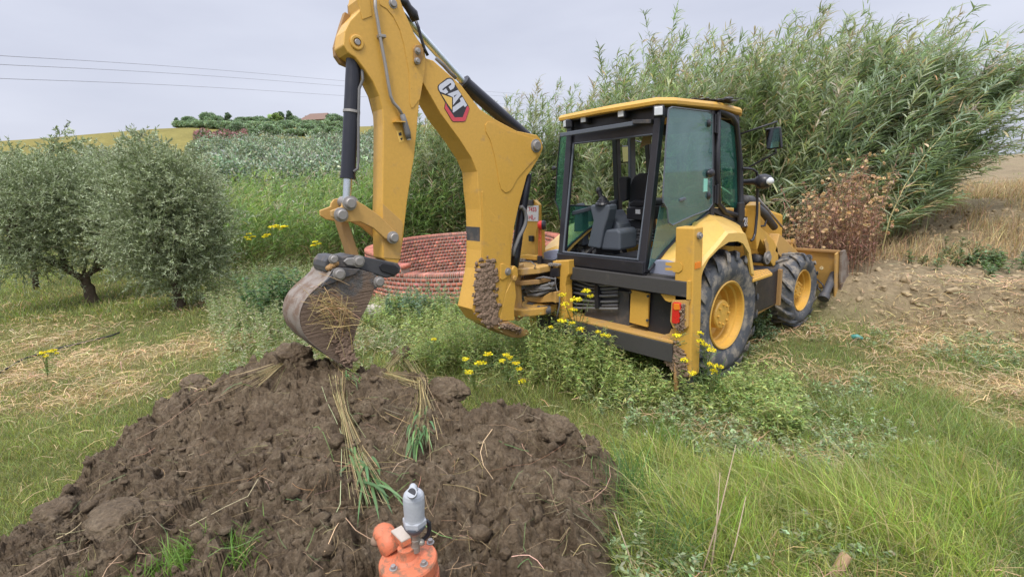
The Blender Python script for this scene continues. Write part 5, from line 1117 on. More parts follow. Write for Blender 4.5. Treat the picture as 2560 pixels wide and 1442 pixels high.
fennel(1445, 905, 4.75, [(1465, 725), (1476, 738, .05), (1440, 745), (1432, 772), (1413, 758, -.06), (1405, 735, .04), (1450, 820), (1430, 805, -.08)], 'tall yellow flowering fennel in front of the rear frame of the machine')
fennel(1375, 915, 4.6, [(1378, 816), (1405, 800, .1)], 'yellow fennel head below the swing bracket')
fennel(1495, 900, 4.9, [(1495, 828), (1508, 836, .05), (1520, 838)], 'faded yellow fennel in front of the lower beam')
fennel(1692, 930, 4.7, [(1692, 836), (1712, 897)], 'yellow fennel in front of the right stabilizer leg')
fennel(1765, 960, 4.9, [(1750, 830), (1752, 850), (1768, 862, .05), (1778, 872), (1760, 858)], 'yellow fennel in front of the rear tyre')
fennel(1790, 990, 4.5, [(1788, 912), (1775, 908), (1803, 915), (1785, 925, .05), (1730, 930, .1)], 'low clump of yellow fennel heads at the foot of the rear tyre')
fennel(1270, 960, 4.3, [(1265, 885), (1275, 892), (1255, 900, .05), (1290, 905), (1297, 920), (1220, 883), (1208, 905)], 'yellow fennel behind the right of the soil heap')
fennel(1185, 970, 4.3, [(1165, 895), (1172, 928), (1196, 905, .05), (1305, 950, .1)], 'yellow fennel close behind the middle of the soil heap')
fennel(1080, 930, 5.0, [(1085, 846)], 'single yellow fennel head left of the boom foot')
fennel(622, 660, 13.5, [(622, 583), (614, 592), (632, 590), (622, 597, .2)], 'yellow fennel clump right of the olive trees')
fennel(690, 650, 14.5, [(690, 562), (702, 566), (680, 565), (712, 564), (668, 585), (662, 590), (700, 572)], 'widest yellow fennel clump before the reeds')
fennel(790, 660, 12.5, [(788, 603), (797, 608), (783, 612)], 'small yellow fennel clump beside the stick')
fennel(120, 945, 7.2, [(105, 880), (125, 876), (140, 882), (115, 888, .1), (133, 874, -.1)], 'low yellow flowers in the mown grass beside the black pipe')

# ------------------------------------------------------------------ canes and reeds
TOPX = [1000, 1060, 1130, 1200, 1250, 1350, 1430, 1500, 1560, 1640, 1720, 1800, 1880, 1990, 2080, 2170, 2250, 2330, 2440, 2520, 2600]
TOPY = [285, 300, 320, 265, 235, 205, 185, 165, 120, 88, 82, 72, 52, 42, 58, 40, 75, 30, 72, 95, 120]
def proj_np(P):
    d = P-CAM; z = d@cF; return 1280+FPX*(d@cR)/z, 721-FPX*(d@cU)/z
def canes(Lv, x, y, z, h, lean, nl, ll, lw, pal, rg=rng, tmin=.2, stw=.009, dry=.12, droop=.38):
    """lean: (n,2) horizontal offset of the tip"""
    n = len(x); K = 7; t = np.linspace(0, 1, K)
    path = lambda k, tt: np.stack([x[k]+lean[k, 0]*tt**1.9, y[k]+lean[k, 1]*tt**1.9, z[k]+h[k]*(tt-.10*(np.hypot(lean[k, 0], lean[k, 1])/h[k])*tt**2)], -1)
    k0 = np.repeat(np.arange(n), K); P = path(k0, np.tile(t, n)).reshape(n, K, 3)
    ph = rg.uniform(0, 6.28, n); S = np.stack([np.cos(ph), np.sin(ph), 0*ph], -1)[:, None, :]*np.ones((1, K, 1))
    Lv.add(P, stw*(1-.75*t)[None, :]*np.ones((n, 1)), S, jit((.26, .26, .13), n, .3))
    m = n*nl; k = np.repeat(np.arange(n), nl); tt = tmin+(1-tmin)*rg.random(m)**.75; b0 = path(k, tt)
    sd = path(k, tt+.03)-b0; sd = unit(sd); ph = rg.uniform(0, 6.28, m); side = np.stack([np.cos(ph), np.sin(ph), rg.uniform(-.15, .35, m)], -1)
    op = (.45+.55*rg.random(m)*(1.15-.5*tt))[:, None]; dv = unit(sd*(1.25-op)+side*op+RHW*.22); l = ll*rg.uniform(.55, 1.25, m)*(1.15-.5*tt)
    t4 = np.linspace(0, 1, 4)[None, :]; Q = b0[:, None, :]+dv[:, None, :]*(l[:, None]*t4)[..., None]; Q[..., 2] -= (droop*rg.uniform(.2, 1.3, m)*l)[:, None]*t4**2.4
    S = unit(np.cross(dv, np.stack([rg.normal(0, .5, m), rg.normal(0, .5, m), np.ones(m)], -1)))[:, None, :]*np.ones((1, 4, 1))
    W = (lw*rg.uniform(.6, 1.3, m))[:, None]*np.array([[.6, 1, .62, .03]])
    pc = np.array(pal)[rg.integers(0, len(pal), n)][k]*np.exp(rg.normal(0, .16, (n, 1)))[k]
    col = pc*np.exp(rg.normal(0, .2, (m, 1)))
    isd = rg.random(m) < np.where(tt < .38, .45, dry); col = np.where(isd[:, None], jit((.40, .33, .20), m, .3), col)
    pl_ = (rg.random(n) < .22)[k] & (tt > .90); col = np.where(pl_[:, None], jit((.46, .40, .33), m, .2), col)
    Lv.add(Q, W, S, np.clip(col, .005, 1))
CP = [(.28, .345, .20), (.34, .395, .25), (.24, .31, .16), (.40, .42, .28), (.30, .37, .235)]
RHW = np.array([RH[0], RH[1], .1])
def thicket(n, x0, x1, d0, d1, name, label, hk=(.72, 1.02), leanx=(.0, .45), nl=115, ll=.42, lw=.013, pal=CP, seed=1, cat='cane thicket', toff=0, **kw):
    rg = np.random.default_rng(seed); Lv = Leaves()
    nc = max(6, n//14); cpx, cd_, cl_, chh = rg.uniform(x0, x1, nc), rg.uniform(d0, d1, nc), rg.uniform(*leanx, nc), rg.uniform(hk[0], hk[1], nc); ci = rg.integers(0, nc, n)
    px = cpx[ci]+rg.normal(0, 26, n); d = cd_[ci]+rg.normal(0, .25, n); d = np.where(px < 1470, np.maximum(d, 15.4+rg.random(n)), d); x = []; y = []; z = []; h = []; ln = []
    for k in range(n):
        r = ray(px[k], 600); u_ = np.array([r[0], r[1]])/math.hypot(r[0], r[1]); c = CAM[:2]+u_*d[k]; g = gz(*c)
        ty = np.interp(px[k], TOPX, TOPY)+toff; tz = at(px[k], ty, d[k])[2]
        hh = (tz-g)*(chh[ci[k]]+rg.normal(0, .05) if rg.random() < .75 else rg.uniform(.4, .9))
        x.append(c[0]); y.append(c[1]); z.append(g); h.append(max(hh, .8)); q = cl_[ci[k]]*hh*.5; w_ = rg.normal(0, .12*hh, 2); ln.append(RH*q+w_)
    x, y, z, h, ln = map(np.array, (x, y, z, h, ln)); x = x-ln[:, 0]*.35; y = y-ln[:, 1]*.35
    canes(Lv, x, y, z, h, ln, nl, ll, lw, pal, rg, **kw)
    o = Lv.done(name, MT['leaf']); tag(o, label, cat, kind='stuff'); return o
thicket(820, 1000, 2250, 13.5, 17.5, 'giant_cane_thicket', 'tall green thicket of giant canes behind the loader', seed=2)
thicket(520, 1400, 2200, 11.6, 13.8, 'giant_cane_front', 'front rank of giant canes close behind the cab and mirrors', hk=(.62, .95), seed=3)
thicket(340, 2020, 2330, 11.6, 13.6, 'leaning_canes', 'giant canes leaning far out to the right over the dry bank', hk=(.66, .97), leanx=(.4, 1.7), seed=4, pal=[(.28, .36, .24), (.33, .40, .28), (.40, .43, .31)])
thicket(130, 2130, 2330, 11.0, 12.8, 'fallen_canes', 'low bent canes arching right above the bank', hk=(.25, .55), leanx=(2.2, 4.4), seed=5, pal=[(.28, .37, .21), (.36, .42, .27)], nl=60)
# reed bed at the middle left
def reedbed(n, x0, x1, d0, d1, name, label, topy, seed, pal, ll=.36, lw=.012, nl=30, **kw):
    rg = np.random.default_rng(seed); Lv = Leaves(); px = rg.uniform(x0, x1, n); d = d0+(d1-d0)*rg.random(n)**1.2; A = [[], [], [], [], []]
    for k in range(n):
        r = ray(px[k], 600); u_ = np.array([r[0], r[1]])/math.hypot(r[0], r[1]); c = CAM[:2]+u_*d[k]; g = gz(*c); far = (d[k]-d0)/(d1-d0)
        h_ = np.interp(px[k], topy[0], topy[1])*rg.uniform(.75, 1.1)*(.62+.38*min(1, far*2.2)); A[0].append(c[0]); A[1].append(c[1]); A[2].append(g); A[3].append(h_); A[4].append(RH*h_*rg.uniform(.0, .4)+rg.normal(0, .12*h_, 2))
    x, y, z, h, ln = map(np.array, A); canes(Lv, x, y, z, h, ln, nl, ll, lw, pal, rg, stw=.006, **kw)
    o = Lv.done(name, MT['leaf']); tag(o, label, 'reed bed', kind='stuff')
RP = [(.21, .32, .11), (.25, .37, .13), (.29, .40, .14), (.20, .30, .12), (.34, .38, .15)]
reedbed(1500, 430, 1080, 15.5, 24, 'reed_bed', 'bright green reed bed between the olive trees and the hill', ([430, 600, 860, 1000, 1080], [2.5, 2.9, 3.1, 3.5, 3.6]), 7, RP, tmin=.05, dry=.06)
reedbed(520, 860, 1400, 15.3, 18, 'reed_bed_edge', 'dark green reeds close behind the brick ring', ([860, 1000, 1200, 1400], [2.6, 3.4, 4.0, 4.2]), 8, [(.16, .25, .085), (.21, .31, .11)], nl=30, ll=.45, lw=.014, tmin=.05)
# dry thistles in front of the canes
def thistles(n, px0, px1, d0, d1, seed, name, label):
    rg = np.random.default_rng(seed); Lv = Leaves(); px = rg.uniform(px0, px1, n); d = rg.uniform(d0, d1, n); X = []; Hh = []
    for k in range(n):
        r = ray(px[k], 600); u_ = np.array([r[0], r[1]])/math.hypot(r[0], r[1]); c = CAM[:2]+u_*d[k]; X.append((c[0], c[1], gz(*c))); tp = np.interp(px[k], [1930, 2010, 2100, 2150, 2210, 2290], [560, 480, 440, 405, 430, 520]); Hh.append(max(.3, (at(px[k], tp, d[k])[2]-X[-1][2])*rg.uniform(.4, 1.15)))
    X = np.array(X); Hh = np.array(Hh)
    herbs(Lv, X[:, 0], X[:, 1], X[:, 2], Hh, 42, .12, .005, lambda n: jit((.26, .165, .115), n, .25), lambda m: jit((.28, .16, .11), m, .32), rg=rg, stw=.006, curl=.7, lean=.35)
    m = n*2; k = np.repeat(np.arange(n), 2); c = X[k]+np.stack([rg.normal(0, .12, m), rg.normal(0, .12, m), Hh[k]*rg.uniform(.55, 1.02, m)], -1)
    for rot in range(3):
        dv = unit(rg.normal(0, 1, (m, 3))); sx__ = unit(np.cross(dv, rg.normal(0, 1, (m, 3)))); P = c[:, None, :]+dv[:, None, :]*np.array([-1, 0, 1])[None, :, None]*.030; Lv.add(P, np.array([[.008, .028, .008]])*np.ones((m, 1)), sx__[:, None, :]*np.ones((1, 3, 1)), jit((.60, .43, .25), m, .2))
    o = Lv.done(name, MT['dry']); tag(o, label, 'dry thistles', kind='stuff')
thistles(260, 1955, 2190, 9.0, 10.9, 15, 'dry_thistles', 'brown dried thistles with round straw coloured heads behind the front bucket')
# straw coloured grass fringe on the bank
Lv = Leaves(); n = 26000; x, y, s, d = sample(n, .42, 1.25, 7.6, 16, .8); ok = fbm(x*1.2, y*1.2, 71, 3) > -.02; x, y, d = x[ok], y[ok], d[ok]; n = len(x)
blades(Lv, x, y, gnd(x, y)-.01, rng.uniform(.08, .45, n), rng.uniform(.003, .006, n), jit((.42, .31, .17), n, .25), lean=1.3, K=4, dirv=RH*.3)
o = Lv.done('bank_straw', MT['dry']); tag(o, 'sparse tan grass along the foot of the dry earth bank', 'dry grass', kind='stuff')

# ------------------------------------------------------------------ olive trees
def olive(base, clumps, limbs, ntw, label, seed, group='olive trees', name='olive_tree', pal=((.30, .35, .20), (.36, .41, .255), (.245, .295, .16), (.37, .425, .26)), leaf=(.062, .0085), nleaf=25, twl=.42, trunk_r=.16, extra=None):
    rg = np.random.default_rng(seed); base = np.array(base); root = empty(name, tuple(base), label, 'tree', group)
    b = B()
    for L in limbs:
        P = [np.array(p) for p in L['p']]; n_ = len(P); r = np.linspace(L['r'][0], L['r'][1], n_)
        Pf = []; rf = []
        for k in range(n_-1):
            for t_ in np.linspace(0, 1, 4)[:-1]: Pf.append(P[k]*(1-t_)+P[k+1]*t_+rg.normal(0, r[k]*.12, 3)); rf.append(r[k]*(1-t_)+r[k+1]*t_)
        Pf.append(P[-1]); rf.append(r[-1]); b.tube([tuple(p) for p in Pf], [float(q*rg.uniform(.9, 1.12)) for q in rf], 12)
    ends = [np.array(L['p'][-1]) for L in limbs]
    for c, r in clumps:
        c = np.array(c); e = min(ends, key=lambda q: np.linalg.norm(q-c)); mid = (c+e)/2+rg.normal(0, .1, 3); b.tube([tuple(e), tuple(mid), tuple(c)], [.035, .022, .008], 7)
    b.done('trunk', MT['bark'], root, smooth=True)
    Lf = Leaves(); vol = np.array([r**2 for c, r in clumps]); pk = rg.choice(len(clumps), ntw, p=vol/vol.sum())
    C = np.array([c for c, r in clumps])[pk]; Rr = np.array([r for c, r in clumps])[pk]
    dirs = unit(rg.normal(0, 1, (ntw, 3))); rad = rg.random(ntw)**.45; rad = np.where(rg.random(ntw) < .10, rad*1.22, rad); p0 = C+dirs*(Rr*rad)[:, None]*np.array([1, 1, .85])
    td = unit(dirs*.8+rg.normal(0, .45, (ntw, 3))+np.array([0, 0, .65])); tl = twl*rg.uniform(.5, 1.3, ntw)
    t3 = np.linspace(0, 1, 3)[None, :, None]; P = p0[:, None, :]+td[:, None, :]*t3*tl[:, None, None]; P[..., 2] -= (tl*.22)[:, None]*np.array([[0, .3, 1.]])
    S = unit(np.cross(td, rg.normal(0, 1, (ntw, 3))))[:, None, :]*np.ones((1, 3, 1)); Lf.add(P, np.full((ntw, 3), .003), S, jit((.2, .18, .12), ntw, .2))
    m = ntw*nleaf; k = np.repeat(np.arange(ntw), nleaf); tt = rg.random(m); b0 = p0[k]+td[k]*(tt*tl[k])[:, None]; b0[:, 2] -= tl[k]*.22*tt**2
    dv = unit(td[k]*.7+rg.normal(0, .6, (m, 3))); l = leaf[0]*rg.uniform(.6, 1.3, m); Q = b0[:, None, :]+dv[:, None, :]*(l[:, None]*np.array([[0, .5, 1.]]))[..., None]
    S = unit(np.cross(dv, rg.normal(0, 1, (m, 3))))[:, None, :]*np.ones((1, 3, 1)); W = (leaf[1]*rg.uniform(.7, 1.3, m))[:, None]*np.array([[.25, 1, .08]])
    pc = np.array(pal)[rg.integers(0, len(pal), ntw)][k]*np.exp(rg.normal(0, .2, (m, 1))); Lf.add(Q, W, S, np.clip(pc, .01, 1))
    Lf.done('crown', MT['olive'], root); return root
def cl(L, dist): return [(at(x, y, dist+(q[0] if q else 0)), r) for x, y, r, *q in L]
b1 = on_g(235, 755); d1 = math.hypot(*(b1-CAM)[:2])
T = lambda x, y, dd=0: at(x, y, d1+dd)
olive(b1, cl([(50, 490, .8), (150, 480, .9), (240, 485, .9), (305, 510, .9), (200, 510, 1.1), (90, 520, 1.1), (20, 560, .9), (330, 560, .9), (250, 590, .9), (170, 590, .8), (50, 640, .55), (380, 600, .6), (130, 430, .35), (290, 445, .45), (10, 500, .7), (420, 560, .6, .8), (110, 640, .4), (30, 655, .45), (330, 610, .7), (290, 640, .5), (380, 520, .8, .3), (180, 650, .35), (60, 600, .7)], d1),
      [dict(p=[b1-np.array([0, 0, .1]), T(222, 720), T(207, 695)], r=(.13, .09)), dict(p=[T(210, 700), T(160, 668), T(90, 640), T(20, 560)], r=(.08, .03)), dict(p=[T(207, 700), T(236, 672), T(260, 600), T(290, 480, .3)], r=(.07, .02)), dict(p=[T(160, 668), T(140, 560, .3), T(150, 440, .4)], r=(.06, .02))],
      4200, 'grey green olive tree with a bare leaning trunk left of the photograph', 21)
b2 = on_g(452, 772); d2 = math.hypot(*(b2-CAM)[:2]); T = lambda x, y, dd=0: at(x, y, d2+dd)
olive(b2, cl([(375, 385, .32), (350, 440, .6), (425, 470, .7), (400, 520, .95), (480, 530, .75), (350, 560, .8), (430, 610, .9), (500, 610, .6), (360, 640, .6), (450, 690, .55), (510, 660, .45), (410, 700, .35), (465, 740, .28), (440, 470, .7), (520, 570, .4)], d2),
      [dict(p=[b2-np.array([0, 0, .1]), T(440, 720), T(425, 680), T(420, 560)], r=(.10, .04)), dict(p=[T(435, 710), T(460, 650), T(480, 540)], r=(.06, .02)), dict(p=[T(425, 680), T(380, 600), T(370, 430)], r=(.06, .02))],
      3300, 'denser olive tree with foliage down to its foot right of the bare trunked olive', 22)
b3 = np.array([*(CAM[:2]+ (at(60, 600, 19)-CAM)[:2]), 0]); b3[2] = gz(b3[0], b3[1])
olive(b3, cl([(30, 450, .8), (110, 450, .9), (200, 440, .8), (140, 350, .25), (30, 390, .3), (165, 365, .28), (20, 500, 1), (0, 450, .7), (100, 500, 1.1), (205, 385, .25), (140, 400, .45)], 19),
      [dict(p=[b3, at(60, 520, 19), at(80, 440, 19)], r=(.07, .04))], 1100, 'olive tree further back with thin twigs against the sky at the far left', 23, leaf=(.085, .014))
b4 = at(350, 600, 17.5); b4[2] = gz(b4[0], b4[1])
olive(b4, cl([(345, 365, .3), (390, 375, .3), (310, 450, .8), (260, 430, .5), (420, 450, .7), (470, 500, .8), (490, 450, .4)], 17.5),
      [dict(p=[b4, at(350, 520, 17.5), at(360, 420, 17.5)], r=(.12, .04))], 1000, 'olive tree behind the two near olives with a tuft rising above the ridge', 24, leaf=(.085, .014), pal=((.30, .34, .23), (.37, .41, .29)))
# olive grove on the slope: one small tree copied
def simple_tree(name, label, cat, group, r, h, n, col, seed, leafs=(.22, .075), shape='round', trunk=.12):
    rg = np.random.default_rng(seed); root = empty(name, (0, 0, 0), label, cat, group); b = B(); b.tube([(0, 0, -.3), (.05, 0, h*.35), (0, .05, h*.75)], [trunk, trunk*.7, trunk*.2], 8); b.done('trunk', MT['bark'], root)
    Lf = Leaves(); nc = 16; cc_ = []
    for k in range(nc):
        t_ = rg.random(); ph = rg.uniform(0, 6.28)
        if shape == 'cone': z_ = h*(.12+.86*t_); rr__ = r*(1-t_)**.7*.7
        else: z_ = h*(.3+.58*t_); rr__ = r*.72*math.sin(math.pi*(.15+.75*t_))
        cc_.append((rr__*math.cos(ph), rr__*math.sin(ph), z_))
    cc_ = np.array(cc_); pk = rg.integers(0, nc, n); cr_ = (r*.45 if shape != 'cone' else r*.35)
    dirs = unit(rg.normal(0, 1, (n, 3))); p = cc_[pk]+dirs*(cr_*rg.random(n)**.4)[:, None]; dv = unit(dirs+rg.normal(0, .6, (n, 3))); l = leafs[0]*rg.uniform(.6, 1.4, n)
    Q = p[:, None, :]+dv[:, None, :]*(l[:, None]*np.array([[0, .5, 1.]]))[..., None]; S = unit(np.cross(dv, rg.normal(0, 1, (n, 3))))[:, None, :]*np.ones((1, 3, 1)); W = (leafs[1]*rg.uniform(.7, 1.3, n))[:, None]*np.array([[.4, 1, .1]])
    Lf.add(Q, W, S, jit(col, n, .28, rg)*np.exp(.25*np.sin(pk*2.3))[:, None]); Lf.done('crown', MT['olive'], root); return root
def copy_tree(o, loc, s, rz, label=None):
    c = o.copy(); COL.objects.link(c); c.location = loc; c.scale = (s, s, s*random.uniform(.85, 1.15)); c.rotation_euler = (0, 0, rz)
    if label: c['label'] = label
    for ch in o.children: k = ch.copy(); COL.objects.link(k); k.parent = c
    return c
def place(o, px, py, dist, s, rz, label=None, first=False):
    p = at(px, py, dist); z = gz(p[0], p[1]); loc = (p[0], p[1], z)
    if first: o.location = loc; o.scale = (s, s, s); o.rotation_euler = (0, 0, rz); return o
    return copy_tree(o, loc, s, rz, label)
gro = simple_tree('grove_olive_tree', 'silver green olive tree of the grove on the slope behind the reeds', 'tree', 'olive grove on the slope', 1.9, 3.2, 9000, (.29, .345, .24), 31, (.13, .034))
rgp = random.Random(5); first = True
for row, dist in enumerate((27, 32, 38, 45, 54)):
    for k in range(9):
        px = 560+k*62+rgp.uniform(-18, 18)-row*4
        if px > 1060: continue
        place(gro, px, 400, dist*rgp.uniform(.97, 1.03), rgp.uniform(.85, 1.2), rgp.uniform(0, 6), first=first); first = False
# tree line on the ridge; distance haze put into the paler leaf colours
kinds = {
 'round': simple_tree('broadleaf_tree', 'broad dark green tree on the ridge right of the pointed conifer', 'tree', 'trees on the ridge', 3.4, 6.5, 6000, (.24, .33, .20), 41, (.42, .15)),
 'cone': simple_tree('conifer_tree', 'small pointed conifer at the left end of the ridge trees', 'tree', 'trees on the ridge', 1.6, 6.0, 3000, (.16, .22, .14), 42, (.35, .12), 'cone'),
 'light': simple_tree('light_green_tree', 'bright yellow green rounded tree on the ridge', 'tree', 'trees on the ridge', 2.6, 6.5, 5000, (.28, .38, .13), 43, (.42, .15)),
 'shrub': simple_tree('ridge_shrub', 'green shrub in the hedge below the ridge trees', 'shrub', 'hedge shrubs on the ridge', 3.0, 3.6, 5000, (.27, .36, .22), 44, (.42, .15)),
}
DR = 118
def ht(px, ty, dist, o_h):     # scale so the crown top meets the seen height
    p = at(px, ty, dist); return max(.3, (p[2]-gz(p[0], p[1]))/o_h)
used_ = set()
def put(kind, px, ty, label, dd=0, sc=1.0):
    o_h = {'round': 6.2, 'cone': 6.2, 'light': 6.2, 'shrub': 3.3}[kind]; s = ht(px, ty, DR+dd, o_h)*sc
    o = place(kinds[kind], px, ty, DR+dd, s, random.uniform(0, 6), label, first=kind not in used_); used_.add(kind)
    if label: o['label'] = label
    w_ = 1.35 if kind != 'cone' else 1.25; o.scale = (s*w_, s*w_, o.scale[2])
put('cone', 441, 300, 'small pointed conifer at the left end of the ridge trees')
put('round', 476, 314, 'low rounded tree right of the small pointed conifer on the ridge')
put('round', 521, 289, 'dark spreading tree standing above the pink shrubs on the ridge')
put('cone', 568, 280, 'slim pale tree poking up left of the middle of the ridge')
put('round', 604, 293, 'wide green tree in the middle of the ridge')
put('round', 650, 306, 'green tree right of the middle of the ridge')
put('light', 686, 286, 'bright yellow green rounded tree on the ridge')
put('cone', 699, 274, 'tall dark pointed tree behind the bright green one on the ridge')
put('cone', 722, 281, 'pointed tree right of the tall dark one on the ridge')
put('round', 735, 308, 'broad green tree left of the hill house')
put('round', 832, 290, 'dark round tree hiding the right side of the hill house')
put('round', 955, 300, 'ridge tree seen in the gap between stick and boom')
put('round', 545, 312, 'green tree between the spreading tree and the slim pale tree on the ridge')
put('round', 628, 312, 'lower green tree between the two wide trees in the middle of the ridge')
put('round', 668, 312, 'low green tree left of the bright yellow green one on the ridge')
put('round', 850, 310, 'tree at the right end of the ridge beside the bucket cylinder')
for k in range(30):
    px = 455+k*14.5+rgp.uniform(-6, 6); put('shrub', px, 322+rgp.uniform(-11, 6), None, dd=-6+rgp.uniform(-5, 5))
for k in range(14):
    px = 600+k*19+rgp.uniform(-8, 8); put('shrub' if k % 3 else 'round', px, 331+rgp.uniform(-8, 5), None if k % 3 else 'rounded tree rising out of the lower hedge below the ridge', dd=-22+rgp.uniform(-7, 7))
# pink flowering shrubs
Lv = Leaves(); n = 9000; px = rng.uniform(488, 618, n); P0 = np.empty((n, 3))
for k in range(n):
    q = at(px[k], 345, rng.uniform(86, 94)); P0[k] = (q[0], q[1], gz(q[0], q[1])+rng.uniform(0, .8)*(1-.35*math.sin(px[k]*.12)))
dv = unit(rng.normal(0, 1, (n, 3))); Q = P0[:, None, :]+dv[:, None, :]*np.array([[0, .2, .4]])[..., None]; S = unit(np.cross(dv, rng.normal(0, 1, (n, 3))))[:, None, :]*np.ones((1, 3, 1))
Lv.add(Q, np.array([[.05, .13, .03]])*np.ones((n, 1)), S, np.where((rng.random(n) < .6)[:, None], jit((.40, .20, .22), n, .2), jit((.12, .16, .08), n, .2)))
o = Lv.done('pink_shrubs', MT['petal']); tag(o, 'band of pink flowering shrubs on the hillside below the ridge trees', 'pink shrubs', kind='stuff')
# house
hp_ = at(790, 315, 124); hz_ = gz(hp_[0], hp_[1]); house = empty('hill_house', (hp_[0], hp_[1], hz_), 'pale house with a brown pitched roof on the ridge', 'house')
ux, uy = np.array([RH[0], RH[1]]), np.array([FH[0], FH[1]])
top_z = at(790, 284, 124)[2]; H_ = top_z-hz_
def hb(a0, a1, d0, d1, z0, z1, name, mat, parent=house):
    b = B(); c = [hp_[:2]+ux*a+uy*d for a, d in ((a0, d0), (a1, d0), (a1, d1), (a0, d1))]; b.prism(2, hz_+z0, hz_+z1, [tuple(q) for q in c]); return b.done(name, mat, parent)
MT['plaster'] = worn('pale_plaster', (.48, .42, .38), .9, amount=.2); MT['tile'] = worn('brown_roof_tiles', (.20, .13, .10), .9, amount=.3)
wl_ = hb(-2.4, 2.6, -2, 2.5, -.5, H_-1.6, 'wall', MT['plaster'])
b = B(); c = lambda a, d, z: tuple((hp_[:2]+ux*a+uy*d).tolist())+(hz_+z,)
b.hexa([c(-2.9, -2.5, H_-1.6), c(3.1, -2.5, H_-1.6), c(3.1, 3, H_-1.6), c(-2.9, 3, H_-1.6)], [c(-1.0, .1, H_), c(2.9, .1, H_), c(2.9, .4, H_), c(-1.0, .4, H_)]); b.done('roof', MT['tile'], house)
for a in (-1.6, .2, 1.6): hb(a-.35, a+.35, -2.05, -2.0, H_-2.9, H_-1.95, 'window', MT['black'])
hb(-2.1, -1.7, -.2, .2, H_-1.6, H_-.4, 'chimney', MT['tile'])
# power lines
MT['wire'] = worn('power_wire', (.22, .22, .25), .6, amount=.1)
for i_, (y0, y1, lb_) in enumerate(((140, 203, 'topmost of the three power lines crossing the sky at the left'), (162, 216, 'middle one of the three power lines crossing the sky at the left'), (197, 240, 'lowest of the three power lines crossing the sky at the left'))):
    P = []
    for t_ in np.linspace(-.35, 1.9, 24):
        px = 860*t_; dist = 48+38*t_; py = y0+(y1-y0)*t_-5*math.sin(min(max(t_, 0), 1)*math.pi)
        P.append(tuple(at(px, py, dist)))
    b = B(); b.tube(P, .016, 6); o = b.done('power_line', MT['wire']); tag(o, lb_, 'power line', 'power lines across the sky')

# ================================================================== BRICK RING
ring = empty('brick_ring', (RINGC[0], RINGC[1], 0), 'round unfinished wall of orange bricks behind the digging arm', 'brick wall')
m, t, b_ = nodes('orange_brick'); vc = N(t, 'ShaderNodeVertexColor', layer_name='Col'); n1 = noise(t, 22, 6, .7); c1 = mix(t, .6, vc.outputs[0], ramp(t, n1.outputs[0], [(.3, .6), (.7, 1.1)]).outputs[0], 'MULTIPLY'); t.links.new(c1, b_.inputs['Base Color']); b_.inputs['Roughness'].default_value = .9; bump(t, b_, n1.outputs[0], .5, .01); MT['brick'] = m
MT['mortar'] = worn('grey_mortar', (.44, .385, .33), .95, amount=.4, dirt=(.26, .2, .16), bstr=.8)
NB, CH, TH_ = 132, .088, .24
def wall_top(ang):           # courses at an angle (0 = facing the camera)
    a = (ang+math.pi) % (2*math.pi)-math.pi
    return 16 if -.62 < a < .42 else (18 if -.80 < a <= -.62 else 20)
camang = math.atan2(CAM[1]-RINGC[1], CAM[0]-RINGC[0])
Vb, Fb, Cb = [], [], []; rg2 = np.random.default_rng(5)
CUBE_F = np.array([[0, 1, 3, 2], [4, 6, 7, 5], [0, 4, 5, 1], [2, 3, 7, 6], [0, 2, 6, 4], [1, 5, 7, 3]])
mt_b = B(); zg = gz(RINGC[0]+2.9, RINGC[1])-.82
for k in range(NB):
    a0 = 2*math.pi*k/NB; top = wall_top(a0-camang); dA = 2*math.pi/NB
    for c in range(top):
        off = .5*dA*(c % 2); ac = a0+off; wdt = dA*.43; soldier = (c == top-1)
        if soldier:
            subs = [(-.5, .19), (-.17, .19), (.17, .19), (.5, .19)][:3] if False else [(-.33, .13), (0, .13), (.33, .13)]
        for (o_, w_) in ([(0, .435)] if not soldier else [(-.30, .115), (.03, .115), (.36, .115)]):
            am = ac+dA*o_; ww = dA*w_; jr = rg2.normal(0, .0007)
            z0 = zg+c*CH+.0055; z1 = zg+(c+1)*CH-.0055
            vs = []
            for r_ in (RINGR-TH_-.0025+jr, RINGR+.0025+jr):
                for z_ in (z0, z1):
                    for q in (am-ww, am+ww): vs.append((RINGC[0]+r_*math.cos(q), RINGC[1]+r_*math.sin(q), z_))
            base = len(Vb); Vb.extend(vs); Fb.extend((CUBE_F+base).tolist())
            col = np.array((.45, .165, .115))*math.exp(rg2.normal(0, .26))*(1+rg2.normal(0, .06, 3)); Cb.extend([(*np.clip(col, 0, 1), 1)]*8)
    q0, q1 = a0-dA*.5, a0+dA*.5; zt = zg+top*CH-.004
    pts4 = [(RINGC[0]+r_*math.cos(q), RINGC[1]+r_*math.sin(q)) for r_, q in ((RINGR-TH_, q0), (RINGR, q0), (RINGR, q1), (RINGR-TH_, q1))]
    mt_b.prism(2, zg, zt-.004, pts4)
link('brick_courses', mesh_np('brick_courses', np.array(Vb), np.array(Fb), np.array(Cb)), MT['brick'], ring)
mt_b.done('mortar', MT['mortar'], ring)

